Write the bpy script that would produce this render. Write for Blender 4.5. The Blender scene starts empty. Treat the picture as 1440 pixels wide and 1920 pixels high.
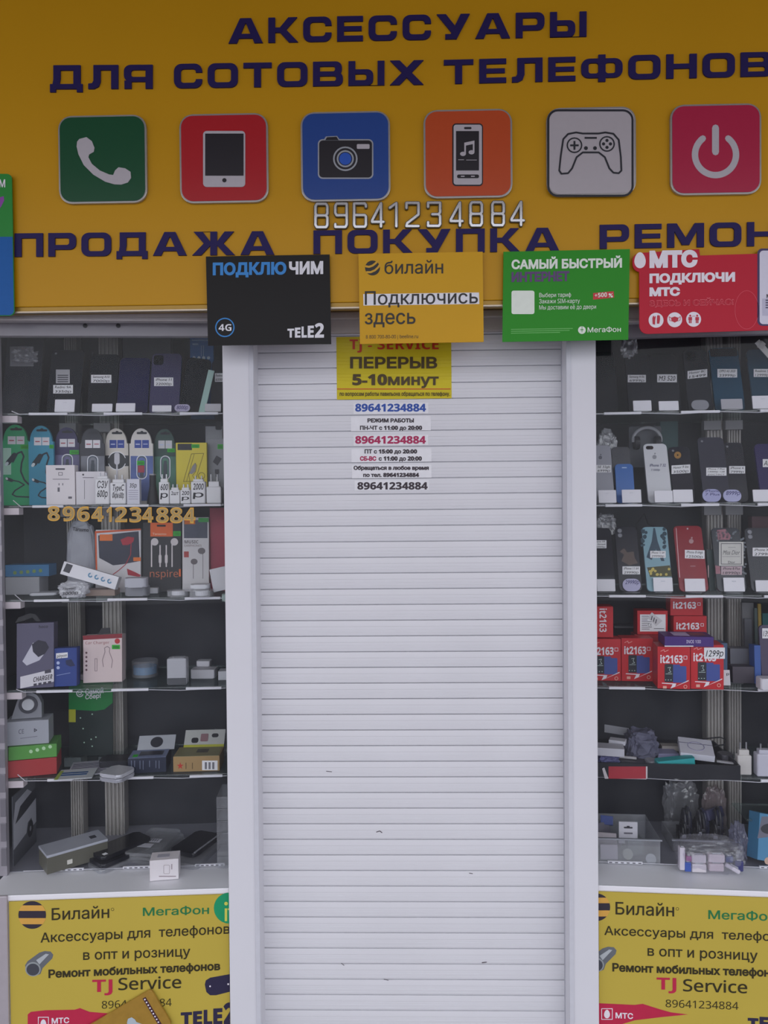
import bpy, bmesh, math, random
import numpy as np
from mathutils import Vector, Matrix, geometry, noise
R = math.radians
rnd = random.Random(7)
SC = bpy.context.scene
COL = SC.collection

# ------------------------------------------------------------------ camera
F, CX, CY = 1442.0, 720.0, 960.0
CAM = Vector((0.0, 0.0, 1.55))
YAW, PITCH, ROLL = R(1.2), R(-0.84), -0.0090
fw = Vector((-math.sin(YAW)*math.cos(PITCH), math.cos(YAW)*math.cos(PITCH), math.sin(PITCH)))
rt = fw.cross(Vector((0, 0, 1))).normalized()
up = rt.cross(fw)
rt, up = (math.cos(ROLL)*rt + math.sin(ROLL)*up, -math.sin(ROLL)*rt + math.cos(ROLL)*up)
cd = bpy.data.cameras.new('camera')
cam = bpy.data.objects.new('camera', cd); COL.objects.link(cam)
cam.matrix_world = Matrix(((rt.x, up.x, -fw.x, CAM.x), (rt.y, up.y, -fw.y, CAM.y), (rt.z, up.z, -fw.z, CAM.z), (0, 0, 0, 1)))
cd.sensor_fit = 'VERTICAL'; cd.sensor_height = 24.0; cd.lens = 24.0*F/1920.0; cd.clip_start = 0.01
SC.camera = cam

# ------------------------------------------------------------------ light: overcast sky beyond an added, unseen canopy
SC.view_settings.view_transform = 'Standard'; SC.view_settings.look = 'None'
SC.view_settings.gamma = 1.0; SC.view_settings.use_curve_mapping = False
SC.view_settings.exposure = 0.38
W = bpy.data.worlds.new('overcast_sky'); SC.world = W; W.use_nodes = True
wn = W.node_tree.nodes; wl = W.node_tree.links
tc = wn.new('ShaderNodeTexCoord'); sx = wn.new('ShaderNodeSeparateXYZ'); rp = wn.new('ShaderNodeValToRGB')
wl.new(tc.outputs['Generated'], sx.inputs[0]); wl.new(sx.outputs['Z'], rp.inputs[0])
cr = rp.color_ramp
cr.elements[0].position = 0.0; cr.elements[0].color = (0.62, 0.63, 0.70, 1)
cr.elements[1].position = 1.0; cr.elements[1].color = (0.42, 0.50, 0.66, 1)
e = cr.elements.new(0.30); e.color = (1.0, 1.0, 1.06, 1)
e = cr.elements.new(0.50); e.color = (1.0, 1.02, 1.10, 1)
wl.new(rp.outputs[0], wn['Background'].inputs[0]); wn['Background'].inputs[1].default_value = 1.5

# ------------------------------------------------------------------ materials
def lin(h):
    h = h.lstrip('#'); o = []
    for i in (0, 2, 4):
        c = int(h[i:i+2], 16)/255
        o.append(c/12.92 if c <= .04045 else ((c+.055)/1.055)**2.4)
    return (*o, 1)
_M = {}
def mat(h, rough=.5, metal=0., var=.06, scale=60., spec=.4, bump=0.):
    k = (h, rough, metal, var, scale, spec, bump)
    if k in _M: return _M[k]
    m = bpy.data.materials.new('m_'+h.strip('#')); m.use_nodes = True; _M[k] = m
    n = m.node_tree.nodes; l = m.node_tree.links; b = n['Principled BSDF']
    b.inputs['Roughness'].default_value = rough; b.inputs['Metallic'].default_value = metal
    b.inputs['Specular IOR Level'].default_value = spec
    t = n.new('ShaderNodeTexCoord'); nz = n.new('ShaderNodeTexNoise'); nz.inputs['Scale'].default_value = scale
    l.new(t.outputs['Object'], nz.inputs['Vector'])
    mx = n.new('ShaderNodeMix'); mx.data_type = 'RGBA'
    c = lin(h); l.new(nz.outputs['Fac'], mx.inputs['Factor'])
    mx.inputs['A'].default_value = tuple(x*(1-var) for x in c[:3])+(1,)
    mx.inputs['B'].default_value = tuple(min(1, x*(1+var)) for x in c[:3])+(1,)
    l.new(mx.outputs['Result'], b.inputs['Base Color'])
    if bump:
        bp = n.new('ShaderNodeBump'); bp.inputs['Strength'].default_value = bump; bp.inputs['Distance'].default_value = .002
        l.new(nz.outputs['Fac'], bp.inputs['Height']); l.new(bp.outputs[0], b.inputs['Normal'])
    return m
def clear(name, tint, refl, rough=.02, haze=0., hazecol=(.8, .8, .85, 1)):
    """see-through glass or film: mostly transparent, a little mirror, a little milky."""
    if name in _M: return _M[name]
    m = bpy.data.materials.new(name); m.use_nodes = True; _M[name] = m
    n = m.node_tree.nodes; l = m.node_tree.links; n.remove(n['Principled BSDF'])
    tr = n.new('ShaderNodeBsdfTransparent'); tr.inputs[0].default_value = tint
    gl = n.new('ShaderNodeBsdfGlossy'); gl.inputs['Roughness'].default_value = rough
    df = n.new('ShaderNodeBsdfDiffuse'); df.inputs[0].default_value = hazecol
    t = n.new('ShaderNodeTexCoord'); nz = n.new('ShaderNodeTexNoise'); nz.inputs['Scale'].default_value = 9
    l.new(t.outputs['Object'], nz.inputs['Vector'])
    mu = n.new('ShaderNodeMath'); mu.operation = 'MULTIPLY'; mu.inputs[1].default_value = haze*2
    l.new(nz.outputs['Fac'], mu.inputs[0])
    a = n.new('ShaderNodeMixShader'); l.new(mu.outputs[0], a.inputs[0]); l.new(tr.outputs[0], a.inputs[1]); l.new(df.outputs[0], a.inputs[2])
    b = n.new('ShaderNodeMixShader'); b.inputs[0].default_value = refl; l.new(a.outputs[0], b.inputs[1]); l.new(gl.outputs[0], b.inputs[2])
    l.new(b.outputs[0], n['Material Output'].inputs[0])
    return m
GLASS = clear('window_glass', (.97, .98, .98, 1), .008, .0, .010)
SHELFG = clear('shelf_glass', (.80, .86, .85, 1), .10, .03, .05, (.5, .6, .6, 1))
FILM = clear('plastic_film', (.93, .93, .95, 1), .12, .18, .13)
CASEC = clear('clear_plastic', (.90, .91, .93, 1), .10, .1, .16)
WHITE = mat('#e6e6ea', .35, 0, .02); PAPER = mat('#f0eef2', .7, 0, .02); INK = mat('#24222a', .6)
BLACK = mat('#1c1d22', .35); ALU = mat('#b4b0aa', .4, .35, .05); CHROME = mat('#d8dadf', .16, .95, .02)

# ------------------------------------------------------------------ projection helpers
def ray(px, py):
    return (fw*F + rt*(px-CX) + up*(CY-py)).normalized()
def proj(p):
    d = p-CAM; z = d.dot(fw); return (CX+F*d.dot(rt)/z, CY-F*d.dot(up)/z)
def hit(M, px, py, y=0.):
    """where the sight line meets the plane local y = const; local (x, z)"""
    I = M.inverted(); o = I @ CAM; d = I.to_3x3() @ ray(px, py); t = (y-o.y)/d.y
    return (o.x+d.x*t, o.z+d.z*t)
def hitz(M, px, py, z):
    I = M.inverted(); o = I @ CAM; d = I.to_3x3() @ ray(px, py); t = (z-o.z)/d.z
    return (o.x+d.x*t, o.y+d.y*t)
def T(x, y, z): return Matrix.Translation((x, y, z))
def RZ(a): return Matrix.Rotation(a, 4, 'Z')
def RX(a): return Matrix.Rotation(a, 4, 'X')
def RY(a): return Matrix.Rotation(a, 4, 'Y')

# ------------------------------------------------------------------ objects
LABELS = {}
def tag(o, label, cat, group=None):
    o['label'] = label; o['category'] = cat
    if group: o['group'] = group
    if label in LABELS: print('DUPLICATE LABEL', label)
    LABELS[label] = 1
    return o
def thing(name, label, cat, M, group=None):
    o = bpy.data.objects.new(name, None); COL.objects.link(o); o.empty_display_size = .02
    o.matrix_world = M
    return tag(o, label, cat, group)
def link(name, me, m, parent=None, M=None):
    me.materials.append(m); o = bpy.data.objects.new(name, me); COL.objects.link(o)
    if parent is not None: o.parent = parent
    if M is not None: o.matrix_local = M
    return o
class MB:
    """collects solid shapes, links them as one mesh"""
    def __init__(s): s.b = bmesh.new()
    def box(s, x0, x1, y0, y1, z0, z1, bev=0., seg=2, M=None):
        r = bmesh.ops.create_cube(s.b, size=1.); vs = r['verts']
        for v in vs: v.co = Vector(((x0+x1)/2+v.co.x*(x1-x0), (y0+y1)/2+v.co.y*(y1-y0), (z0+z1)/2+v.co.z*(z1-z0)))
        if bev:
            es = list({e for v in vs for e in v.link_edges})
            r = bmesh.ops.bevel(s.b, geom=es, offset=bev, segments=seg, affect='EDGES', profile=.5); vs = list({v for v in r['verts']} | {v for v in vs if v.is_valid})
        if M is not None:
            for v in vs: v.co = M @ v.co
        return s
    def prism(s, pts, y0, y1, bev=0.):
        f = [s.b.verts.new((x, y0, z)) for x, z in pts]; k = [s.b.verts.new((x, y1, z)) for x, z in pts]
        n = len(pts); a = s.b.faces.new(f); c = s.b.faces.new(k[::-1])
        for i in range(n): s.b.faces.new((f[i], k[i], k[(i+1) % n], f[(i+1) % n]))
        if bev: bmesh.ops.bevel(s.b, geom=list(a.edges)+list(c.edges), offset=bev, segments=2, affect='EDGES', profile=.5)
        return s
    def tube(s, pts, r, seg=8, caps=True):
        pts = [Vector(p) for p in pts]; rings = []
        for i, p in enumerate(pts):
            d = (pts[min(i+1, len(pts)-1)]-pts[max(i-1, 0)]).normalized()
            a = d.orthogonal().normalized() if not rings else (pa - d*pa.dot(d)).normalized()
            pa = a; b = d.cross(a); rr = r[i] if isinstance(r, (list, tuple)) else r
            rings.append([s.b.verts.new(p+(a*math.cos(t)+b*math.sin(t))*rr) for t in [2*math.pi*j/seg for j in range(seg)]])
        for u, v in zip(rings, rings[1:]):
            for j in range(seg): s.b.faces.new((u[j], u[(j+1) % seg], v[(j+1) % seg], v[j]))
        if caps: s.b.faces.new(rings[0][::-1]); s.b.faces.new(rings[-1])
        return s
    def lathe(s, prof, c=(0, 0), seg=24):
        rings = [[s.b.verts.new((c[0]+r*math.cos(2*math.pi*j/seg), c[1]+r*math.sin(2*math.pi*j/seg), z)) for j in range(seg)] for r, z in prof]
        for u, v in zip(rings, rings[1:]):
            for j in range(seg): s.b.faces.new((u[j], u[(j+1) % seg], v[(j+1) % seg], v[j]))
        s.b.faces.new(rings[0][::-1]); s.b.faces.new(rings[-1]); return s
    def blob(s, W_, D_, H_, seed, amp=.18, freq=9., sub=3, flat=.0):
        r = bmesh.ops.create_icosphere(s.b, subdivisions=sub, radius=1.)
        for v in r['verts']:
            d = v.co.copy(); q = Vector((abs(d.x)**.6*math.copysign(1, d.x), abs(d.y)**.6*math.copysign(1, d.y), abs(d.z)**.7*math.copysign(1, d.z)))
            k = 1+amp*noise.noise(d*freq*.3+Vector((seed, 0, 0)))+amp*.7*noise.noise(d*freq+Vector((0, seed, 0)))
            z = q.z*k*H_/2+H_/2
            v.co = Vector((q.x*k*W_/2, q.y*k*D_/2, max(0.0005, z)))
        return s
    def build(s, name, m, parent=None, M=None, smooth=False):
        bmesh.ops.recalc_face_normals(s.b, faces=s.b.faces)
        me = bpy.data.meshes.new(name); s.b.to_mesh(me); s.b.free()
        if smooth:
            for p in me.polygons: p.use_smooth = True
        return link(name, me, m, parent, M)
def rr(x0, z0, x1, z1, r, seg=6):
    r = min(r, (x1-x0)/2, (z1-z0)/2); out = []
    for cx, cz, a in ((x1-r, z0+r, -90), (x1-r, z1-r, 0), (x0+r, z1-r, 90), (x0+r, z0+r, 180)):
        for i in range(seg+1):
            t = R(a+90*i/seg); out.append((cx+r*math.cos(t), cz+r*math.sin(t)))
    return out
def circ(cx, cz, r, n=28, r2=None): return [(cx+r*math.cos(2*math.pi*i/n), cz+(r2 or r)*math.sin(2*math.pi*i/n)) for i in range(n)]
def rect(x0, z0, x1, z1): return [(x0, z0), (x1, z0), (x1, z1), (x0, z1)]
def arc(cx, cz, r, a0, a1, n=16): return [(cx+r*math.cos(R(a0+(a1-a0)*i/n)), cz+r*math.sin(R(a0+(a1-a0)*i/n))) for i in range(n+1)]
def stroke(pts, w, closed=False):
    """a polyline with width as simple shapes (segments and round joints)"""
    out = []; n = len(pts)
    for i in range(n if closed else n-1):
        a, b = Vector(pts[i]), Vector(pts[(i+1) % n]); d = b-a
        if d.length < 1e-9: continue
        d = Vector((-d.y, d.x)).normalized()*w/2
        out.append([[tuple(a+d), tuple(a-d), tuple(b-d), tuple(b+d)]])
    for p in pts: out.append([circ(p[0], p[1], w/2, 8)])
    return out

# ------------------------------------------------------------------ flat fills by winding number
def _wind(pts, loops):
    w = np.zeros(len(pts), int)
    for L in loops:
        a = np.asarray(L, float); b = np.roll(a, -1, 0)
        y = pts[:, 1][:, None]; x = pts[:, 0][:, None]
        c = (b[:, 0]-a[:, 0])*(y-a[:, 1])-(x-a[:, 0])*(b[:, 1]-a[:, 1])
        w += (((a[:, 1] <= y) & (b[:, 1] > y) & (c > 0)).sum(1)-((a[:, 1] > y) & (b[:, 1] <= y) & (c < 0)).sum(1))
    return w
def fill(shapes, subs=()):
    """shapes: list of [loop, ...] (non-zero winding in each, union of all); subs: loops cut away. -> verts, tris"""
    vs, es = [], []
    for L in [l for s in shapes for l in s]+list(subs):
        k = len(vs); vs += [Vector((p[0], p[1])) for p in L]; n = len(L)
        es += [(k+i, k+(i+1) % n) for i in range(n)]
    sc = max(1e-9, max(abs(c) for v in vs for c in v))
    o = geometry.delaunay_2d_cdt([v/sc for v in vs], es, [], 0, 1e-7)
    P = np.array([tuple(v) for v in o[0]])*sc; tr = np.array([f for f in o[2] if len(f) == 3])
    cen = P[tr].mean(1); keep = np.zeros(len(tr), bool)
    for s in shapes: keep |= _wind(cen, s) != 0
    if subs: keep &= _wind(cen, subs) == 0
    return P, tr[keep]
def flatmesh(name, P, tr, y, m, parent, thick=0.):
    used = np.unique(tr); ix = {int(u): i for i, u in enumerate(used)}
    vs = [(P[u][0], y, P[u][1]) for u in used]; fs = []
    for t in tr:
        a, b, c = (P[i] for i in t); q = [ix[int(i)] for i in t]
        if (b[0]-a[0])*(c[1]-a[1])-(b[1]-a[1])*(c[0]-a[0]) < 0: q = q[::-1]
        fs.append(q)
    me = bpy.data.meshes.new(name); me.from_pydata(vs, [], fs)
    if thick:
        b = bmesh.new(); b.from_mesh(me)
        r = bmesh.ops.extrude_face_region(b, geom=b.faces[:])
        for g in r['geom']:
            if isinstance(g, bmesh.types.BMVert): g.co.y -= thick
        bmesh.ops.recalc_face_normals(b, faces=b.faces); b.to_mesh(me); b.free()
    return link(name, me, m, parent)

# ------------------------------------------------------------------ lettering from the built-in face
def conv(s, mode):
    if mode == 'h': return s
    A, a_, d = (0x1D5D4, 0x1D5EE, 0x1D7EC) if mode == 'b' else (0x1D5A0, 0x1D5BA, 0x1D7E2)
    o = ''
    for c in s:
        if 'A' <= c <= 'Z': o += chr(A+ord(c)-65)
        elif 'a' <= c <= 'z': o += chr(a_+ord(c)-97)
        elif '0' <= c <= '9': o += chr(d+ord(c)-48)
        else: o += c
    return o
_G = {}
def loops_of(s, mode):
    s = conv(s, mode)
    if s in _G: return _G[s]
    c = bpy.data.curves.new('lettering', 'FONT'); c.body = s; c.size = 1.; c.resolution_u = 3
    c.dimensions = '3D'; c.fill_mode = 'HALF'
    o = bpy.data.objects.new('lettering', c); COL.objects.link(o)
    me = bpy.data.meshes.new_from_object(o.evaluated_get(bpy.context.evaluated_depsgraph_get()))
    v = np.zeros(len(me.vertices)*3); me.vertices.foreach_get('co', v); v = v.reshape(-1, 3)[:, :2]
    ls, cur, last = [], [], None
    for e in me.edges:
        a, b = e.vertices
        if last is not None and a != last:
            ls.append(v[cur]); cur = []
        if b < a and cur:                       # closing edge
            if a not in cur: cur.append(a)
            ls.append(v[cur]); cur = []; last = None; continue
        cur.append(a); last = b
    if cur: ls.append(v[cur])
    bpy.data.objects.remove(o); bpy.data.curves.remove(c); bpy.data.meshes.remove(me)
    ls = [l for l in ls if len(l) > 2]; _G[s] = ls
    return ls
def _area(l): return float(np.sum(l[:, 0]*np.roll(l[:, 1], -1)-np.roll(l[:, 0], -1)*l[:, 1]))
def fatten(ls, off):
    out = []; ar = [_area(l) for l in ls]
    for i, l in enumerate(ls):
        outer = max([j for j in range(len(ls)) if j == i or (abs(ar[j]) > abs(ar[i]) and _wind(l[:1], [ls[j]])[0] != 0)], key=lambda j: abs(ar[j]))
        sg = 1 if ar[outer] > 0 else -1
        d = np.roll(l, -1, 0)-l; d /= (np.linalg.norm(d, axis=1)[:, None]+1e-12)
        n = np.stack([d[:, 1], -d[:, 0]], 1)*sg; p = np.roll(n, 1, 0); m = n+p
        k = np.linalg.norm(m, axis=1)[:, None]+1e-9; m = m/k*np.minimum(2.2, 2/k)
        out.append(l+m*off)
    return out
_CAP = {}
class Face:
    """a flat face of a thing; marks on it are given in photo pixels and land on its plane"""
    def __init__(s, root, M, y=0., parent=None, clip=()): s.root, s.M, s.y, s.par, s.clip = root, M, y, parent or root, list(clip)
    def m(s, p): return hit(s.M, p[0], p[1], s.y)
    def Y(s, lay): return s.y-.00035*lay
    def poly(s, name, shapes, m, lay=1, subs=(), thick=0., parent=None):
        shapes = [[x] if not isinstance(x[0][0], (tuple, list)) else x for x in shapes]
        P, tr = fill([[[s.m(p) for p in L] for L in sh] for sh in shapes], [[s.m(p) for p in L] for L in list(subs)+s.clip])
        return flatmesh(name, P, tr, s.Y(lay), m, parent or s.par, thick)
    def text(s, t, x0, y0, x1, y1, m, dy=0., mode='b', off=None, lay=2, shear=0., name='lettering', parent=None, thick=0.):
        ls = loops_of(t, mode)
        if not ls: return
        cyr = any('\u0400' <= c <= '\u04ff' for c in t)
        if off is None: off = {'b': .022 if cyr else 0., 'r': 0., 'h': .004}[mode]
        if off: ls = fatten(ls, off)
        k = (mode, cyr)
        if k not in _CAP:
            r = np.concatenate(loops_of('Н' if cyr else ('H' if mode != 'x' else 'H'), mode)); _CAP[k] = r[:, 1].max()
        cap = _CAP[k]; al = np.concatenate(ls); a, b = al[:, 0].min(), al[:, 0].max()
        o = np.array(s.m((x0, y1))); ex = np.array(s.m((x1, y1+dy)))-o; ez = np.array(s.m((x0, y0)))-o
        out = [[tuple(o+ex*((p[0]-a)/(b-a))+ez*(p[1]/cap)+ex/np.linalg.norm(ex)*np.linalg.norm(ez)*shear*p[1]/cap) for p in l] for l in ls]
        P, tr = fill([out], [[s.m(p) for p in L] for L in s.clip])
        return flatmesh(name, P, tr, s.Y(lay), m, parent or s.par, thick)
    def label(s, x0, y0, x1, y1, lines, m=None, ink=None, lay=1, dy=0., name='price_label', sh=.15, skew=0., sub=True):
        par = s.par
        L = s.poly(name, [[(x0, y0), (x1, y0+dy), (x1+skew, y1+dy), (x0+skew, y1)]], m or PAPER, lay)
        n = len(lines); hh = (y1-y0)/max(n, 1)
        L2 = L if sub else par
        for i, t in enumerate(lines):
            ya = y0+hh*i+hh*.22; yb = y0+hh*(i+1)-hh*.2
            kx = skew*(i+.5)/n
            s.text(t, x0+(x1-x0)*.08+kx, ya, x1-(x1-x0)*.1+kx, yb, ink or INK, dy, 'h', .006, lay+1, sh, parent=L2)
        return L

# ------------------------------------------------------------------ setting: ground, added shading canopy, wall above the kiosk
def struct(name, mb, m, M=None):
    o = mb.build(name, m, None, M); o['kind'] = 'structure'; return o
I4 = Matrix.Identity(4)
GROUND = mat('#5a5058', .8, 0, .15, 3., bump=.2)
struct('ground', MB().box(-6, 6, -8, 4, -.1, 0), GROUND)
struct('unseen_canopy', MB().box(-8, 8, -.3, 3.2, 3.0, 3.1), mat('#a08c78', .8))  # unseen canopy, added and sized to keep sky light off the sign top
struct('wall_back', MB().box(-3.2, 3.2, 2.75, 2.85, 0, 3.0), mat('#2e3038', .8))

# planes
YP, YS, YG = 2.00, 2.065, 1.925       # post faces, shutter, sign face
MP, MS, MG = T(0, YP, 0), T(0, YS, 0), T(0, YG, 0)

# ------------------------------------------------------------------ white posts either side of the shutter
PWHITE = mat('#dedee4', .4, 0, .025, 7.)
for nm, xa, xb in (('trim_1', 419.5, 479.5), ('trim_2', 1062.0, 1119.5)):
    py = 1080
    x0 = hit(MP, xa+2, py)[0]; x1 = hit(MP, xb, py)[0]
    t = MB().box(x0, x1, 0, .09, 0, 2.12, .0025)
    struct(nm, t, PWHITE, MP)
    # a thin overlapping edge bead along the inner side
    s = 1 if nm == 'trim_1' else -1
    xi = x1 if s > 0 else x0
    struct(nm.replace('trim', 'trim_edge'), MB().box(min(xi-s*.011, xi+s*.001), max(xi-s*.011, xi+s*.001), -.004, .0, 0, 2.12, .001), mat('#cfd0d8', .4), MP)
XL0, XR0 = hit(MP, 421.5, 1080)[0], hit(MP, 1119.5, 1080)[0]

# ------------------------------------------------------------------ roller shutter
SHW = mat('#dfdfe4', .38, 0, .05, 4., bump=0.)
sh = thing('roller_shutter', 'closed white roller shutter of narrow horizontal slats between two white posts', 'roller shutter', MS)
PITCH_S = .0424; ZJ = hit(MS, 600, 928)[1]
def prof(z):
    """forward bulge of the curtain at height z (m)"""
    u = ((z-ZJ)/PITCH_S) % 1.0
    if u < .05 or u > .985: return -.0075
    return .0013*(1-((u-.5)/.5)**2) + (.0006 if u > .62 else 0) - (.0005 if .2 < u < .225 or .40 < u < .415 else 0)
xs0, xs1 = hit(MS, 484, 1080)[0]-.012, hit(MS, 1053, 1080)[0]+.016
b = bmesh.new(); zs = []
k0 = math.floor((0-ZJ)/PITCH_S); z = ZJ+k0*PITCH_S
while z < 2.08:
    zs += [z+PITCH_S*f for f in (0, .04, .05, .12, .195, .20, .222, .23, .30, .395, .40, .413, .42, .5, .61, .63, .75, .86, .93, .98)]; z += PITCH_S
zs = [q for q in zs if q > .01]
ra = [b.verts.new((xs0, -prof(q+1e-6), q)) for q in zs]; rb = [b.verts.new((xs1, -prof(q+1e-6), q)) for q in zs]
for i in range(len(zs)-1): b.faces.new((ra[i], rb[i], rb[i+1], ra[i+1]))
r = bmesh.ops.extrude_face_region(b, geom=b.faces[:])
for g in r['geom']:
    if isinstance(g, bmesh.types.BMVert): g.co.y = .016
bmesh.ops.recalc_face_normals(b, faces=b.faces)
me = bpy.data.meshes.new('slat_curtain'); b.to_mesh(me); b.free(); link('slat_curtain', me, SHW, sh)
for xa, xb in ((479.5, 485.5), (1055.5, 1063.5)):
    x0, x1 = hit(MS, xa, 1080, -.012)[0], hit(MS, xb, 1080, -.012)[0]
    if xa < 700: x0 -= .004
    else: x1 += .004
    MB().box(x0, x1, -.014, .02, 0, 2.1, .001).build('guide_rail', mat('#b9bac4', .45), sh)
zb = hit(MS, 700, 626)[1]
MB().box(xs0-.004, xs1+.004, -.012, .10, zb, 2.12, .004).build('housing', mat('#c6c0bc', .4), sh)
MB().box(xs0-.004, xs1+.004, -.024, -.012, hit(MS, 650, 602)[1], hit(MS, 650, 588)[1], .003).build('housing_rail', mat('#d0cbc6', .4), sh)
Fs = Face(sh, MS, -.0026)
# scuffs on the curtain
for q, wq in (([(706, 1560), (712, 1558), (716, 1561)], 1.6), ([(904, 1805), (912, 1804)], 1.6), ([(612, 1446), (622, 1447)], 1.2), ([(720, 1836), (728, 1838)], 1.), ([(880, 1637), (886, 1638)], 1.2), ([(640, 1806), (645, 1810)], 1.)): Fs.poly('scuff_mark', stroke(q, wq), mat('#5a5258', .7))

# notices stuck on the shutter
YEL = mat('#d6c428', .4, 0, .03, 20., .2)
def notice(name, label, quad, m, texts, wavy=False, cat='notice', lay0=.0019):
    (x0, y0, x1, y1) = quad
    a = hit(MS, x0, y1, -lay0); c = hit(MS, x1, y0, -lay0)
    cx, cz = (a[0]+c[0])/2, a[1]
    M = MS @ T(cx, -lay0, cz)
    root = thing(name, label, cat, M, 'paper notices stuck to the shutter')
    f = Face(root, M)
    hw, hh = (c[0]-a[0])/2, c[1]-a[1]
    if wavy:
        bb = bmesh.new(); q = [z for z in zs if a[1] < z < c[1]]; q = [a[1]]+q+[c[1]]
        A = [bb.verts.new((-hw, min(.0012, lay0-prof(z)*1.0-.0004), z-cz)) for z in q]; B = [bb.verts.new((hw, min(.0012, lay0-prof(z)-.0004), z-cz)) for z in q]
        for i in range(len(q)-1): bb.faces.new((A[i], B[i], B[i+1], A[i+1]))
        mm = bpy.data.meshes.new('sheet'); bb.to_mesh(mm); bb.free(); link('sheet', mm, m, root)
    else:
        MB().box(-hw, hw, 0, .0002, 0, hh).build('sheet', m, root)
    for t in texts: f.text(*t[0], **t[1])
    return root, f
BR = mat('#4a3a14', .5); RED = mat('#c8321e', .5); BLU = mat('#2a50a8', .5); MAG = mat('#b02058', .5); DK = mat('#3a3038', .5)
nr, nf = notice('break_notice', 'yellow break notice with large dark capitals stuck high on the white shutter', (631.7, 629, 846, 749.3), YEL, [
    (('Tj - SERVICE', 655.4, 636.5, 822.6, 655, RED), dict(off=.0)),
    (('ПЕРЕРЫВ', 656.4, 670, 819.7, 690, BR), dict(off=.035)),
    (('5-10минут', 660.7, 702, 822.6, 721.5, BR), dict(off=.03)),
    (('по вопросам работы павильона обращаться по телефону.', 637, 734.6, 843.4, 742, BR), dict(off=.02))], wavy=True, lay0=.0022)
nf.poly('rule_line', [rect(632, 728.6, 845, 730.2)], RED)
P_ = mat('#eeeef2', .5)
N = '89641234884'
notice('number_notice', 'white paper strip with blue phone number directly below the yellow notice', (663, 755, 803, 776.5), P_, [((N, 666, 757.5, 798.7, 771.3, BLU), dict(off=.02))])
notice('hours_notice', 'white paper strip with weekday opening hours below the blue number', (658, 779.8, 807.7, 808.6), P_, [
    (('РЕЖИМ РАБОТЫ', 689, 785, 776, 791.7, DK), dict(off=.055)), (('ПН-ЧТ с 11:00 до 20:00', 675, 798.6, 791.5, 805.7, DK), dict(off=.045))])
notice('number_notice', 'white paper strip with magenta phone number in the middle of the strips', (663, 815, 803, 836), P_, [((N, 666, 818, 798.3, 831.5, MAG), dict(off=.02))])
notice('hours_notice', 'white paper strip with Friday and weekend hours, partly red letters', (659, 840.5, 809, 867), P_, [
    (('ПТ с 15:00 до 20:00', 683.6, 842.8, 782, 850, DK), dict(off=.045)), (('СБ-ВС', 675, 856, 705.6, 863.4, MAG), dict(off=.055)), (('с 11:00 до 20:00', 710, 856, 791, 863.4, DK), dict(off=.045))])
notice('contact_notice', 'white paper strip with two small dark lines of contact text', (660, 871, 809, 897), P_, [
    (('Обращаться в любое время', 663, 873.8, 804, 880.6, DK), dict(off=.055)), (('по тел. 89641234884', 681, 887, 785.7, 894, DK), dict(off=.045))])
notice('number_notice', 'white paper strip with black phone number, lowest strip on the shutter', (665, 900, 804.5, 920), P_, [((N, 670, 904.5, 801.8, 917.5, DK), dict(off=.02))])

# ------------------------------------------------------------------ the big yellow signboard
SIGN = mat('#c69216', .35, 0, .04, 3., .2); NAVY = mat('#2a2256', .45, 0, .06, 60., .15)
sg = thing('signboard', 'long yellow signboard with large navy capitals above the shutter', 'signboard', MG)
zb0 = hit(MG, 640, 567)[1]; zt0 = 2.96
MB().box(-1.9, 1.9, 0, .033, zb0, zt0, .002).build('panel', SIGN, sg)
zf0 = hit(MG, 640, 577)[1]
MB().box(-1.9, 1.9, .004, .032, zf0, zb0).build('bottom_frame', mat('#a8853a', .4, .3), sg)
MB().box(-1.9, 1.9, -.004, .006, zf0-.003, zf0+.0015, .001).build('bottom_rail', mat('#c9bba6', .35, .4), sg)
def G(w, add, sub=()): return (w, add, list(sub))
V, H = .27, .215
def ring(x0, z0, x1, z1, r): return rr(x0, z0, x1, z1, r, 5)
def half(x0, z0, x1, z1, r):  # square left corners, rounded right corners
    return [(x0, z0)]+arc(x1-r, z0+r, r, -90, 0, 5)+arc(x1-r, z1-r, r, 0, 90, 5)+[(x0, z1)]
def mir(p, w): return [(w-x, z) for x, z in p][::-1]
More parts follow.
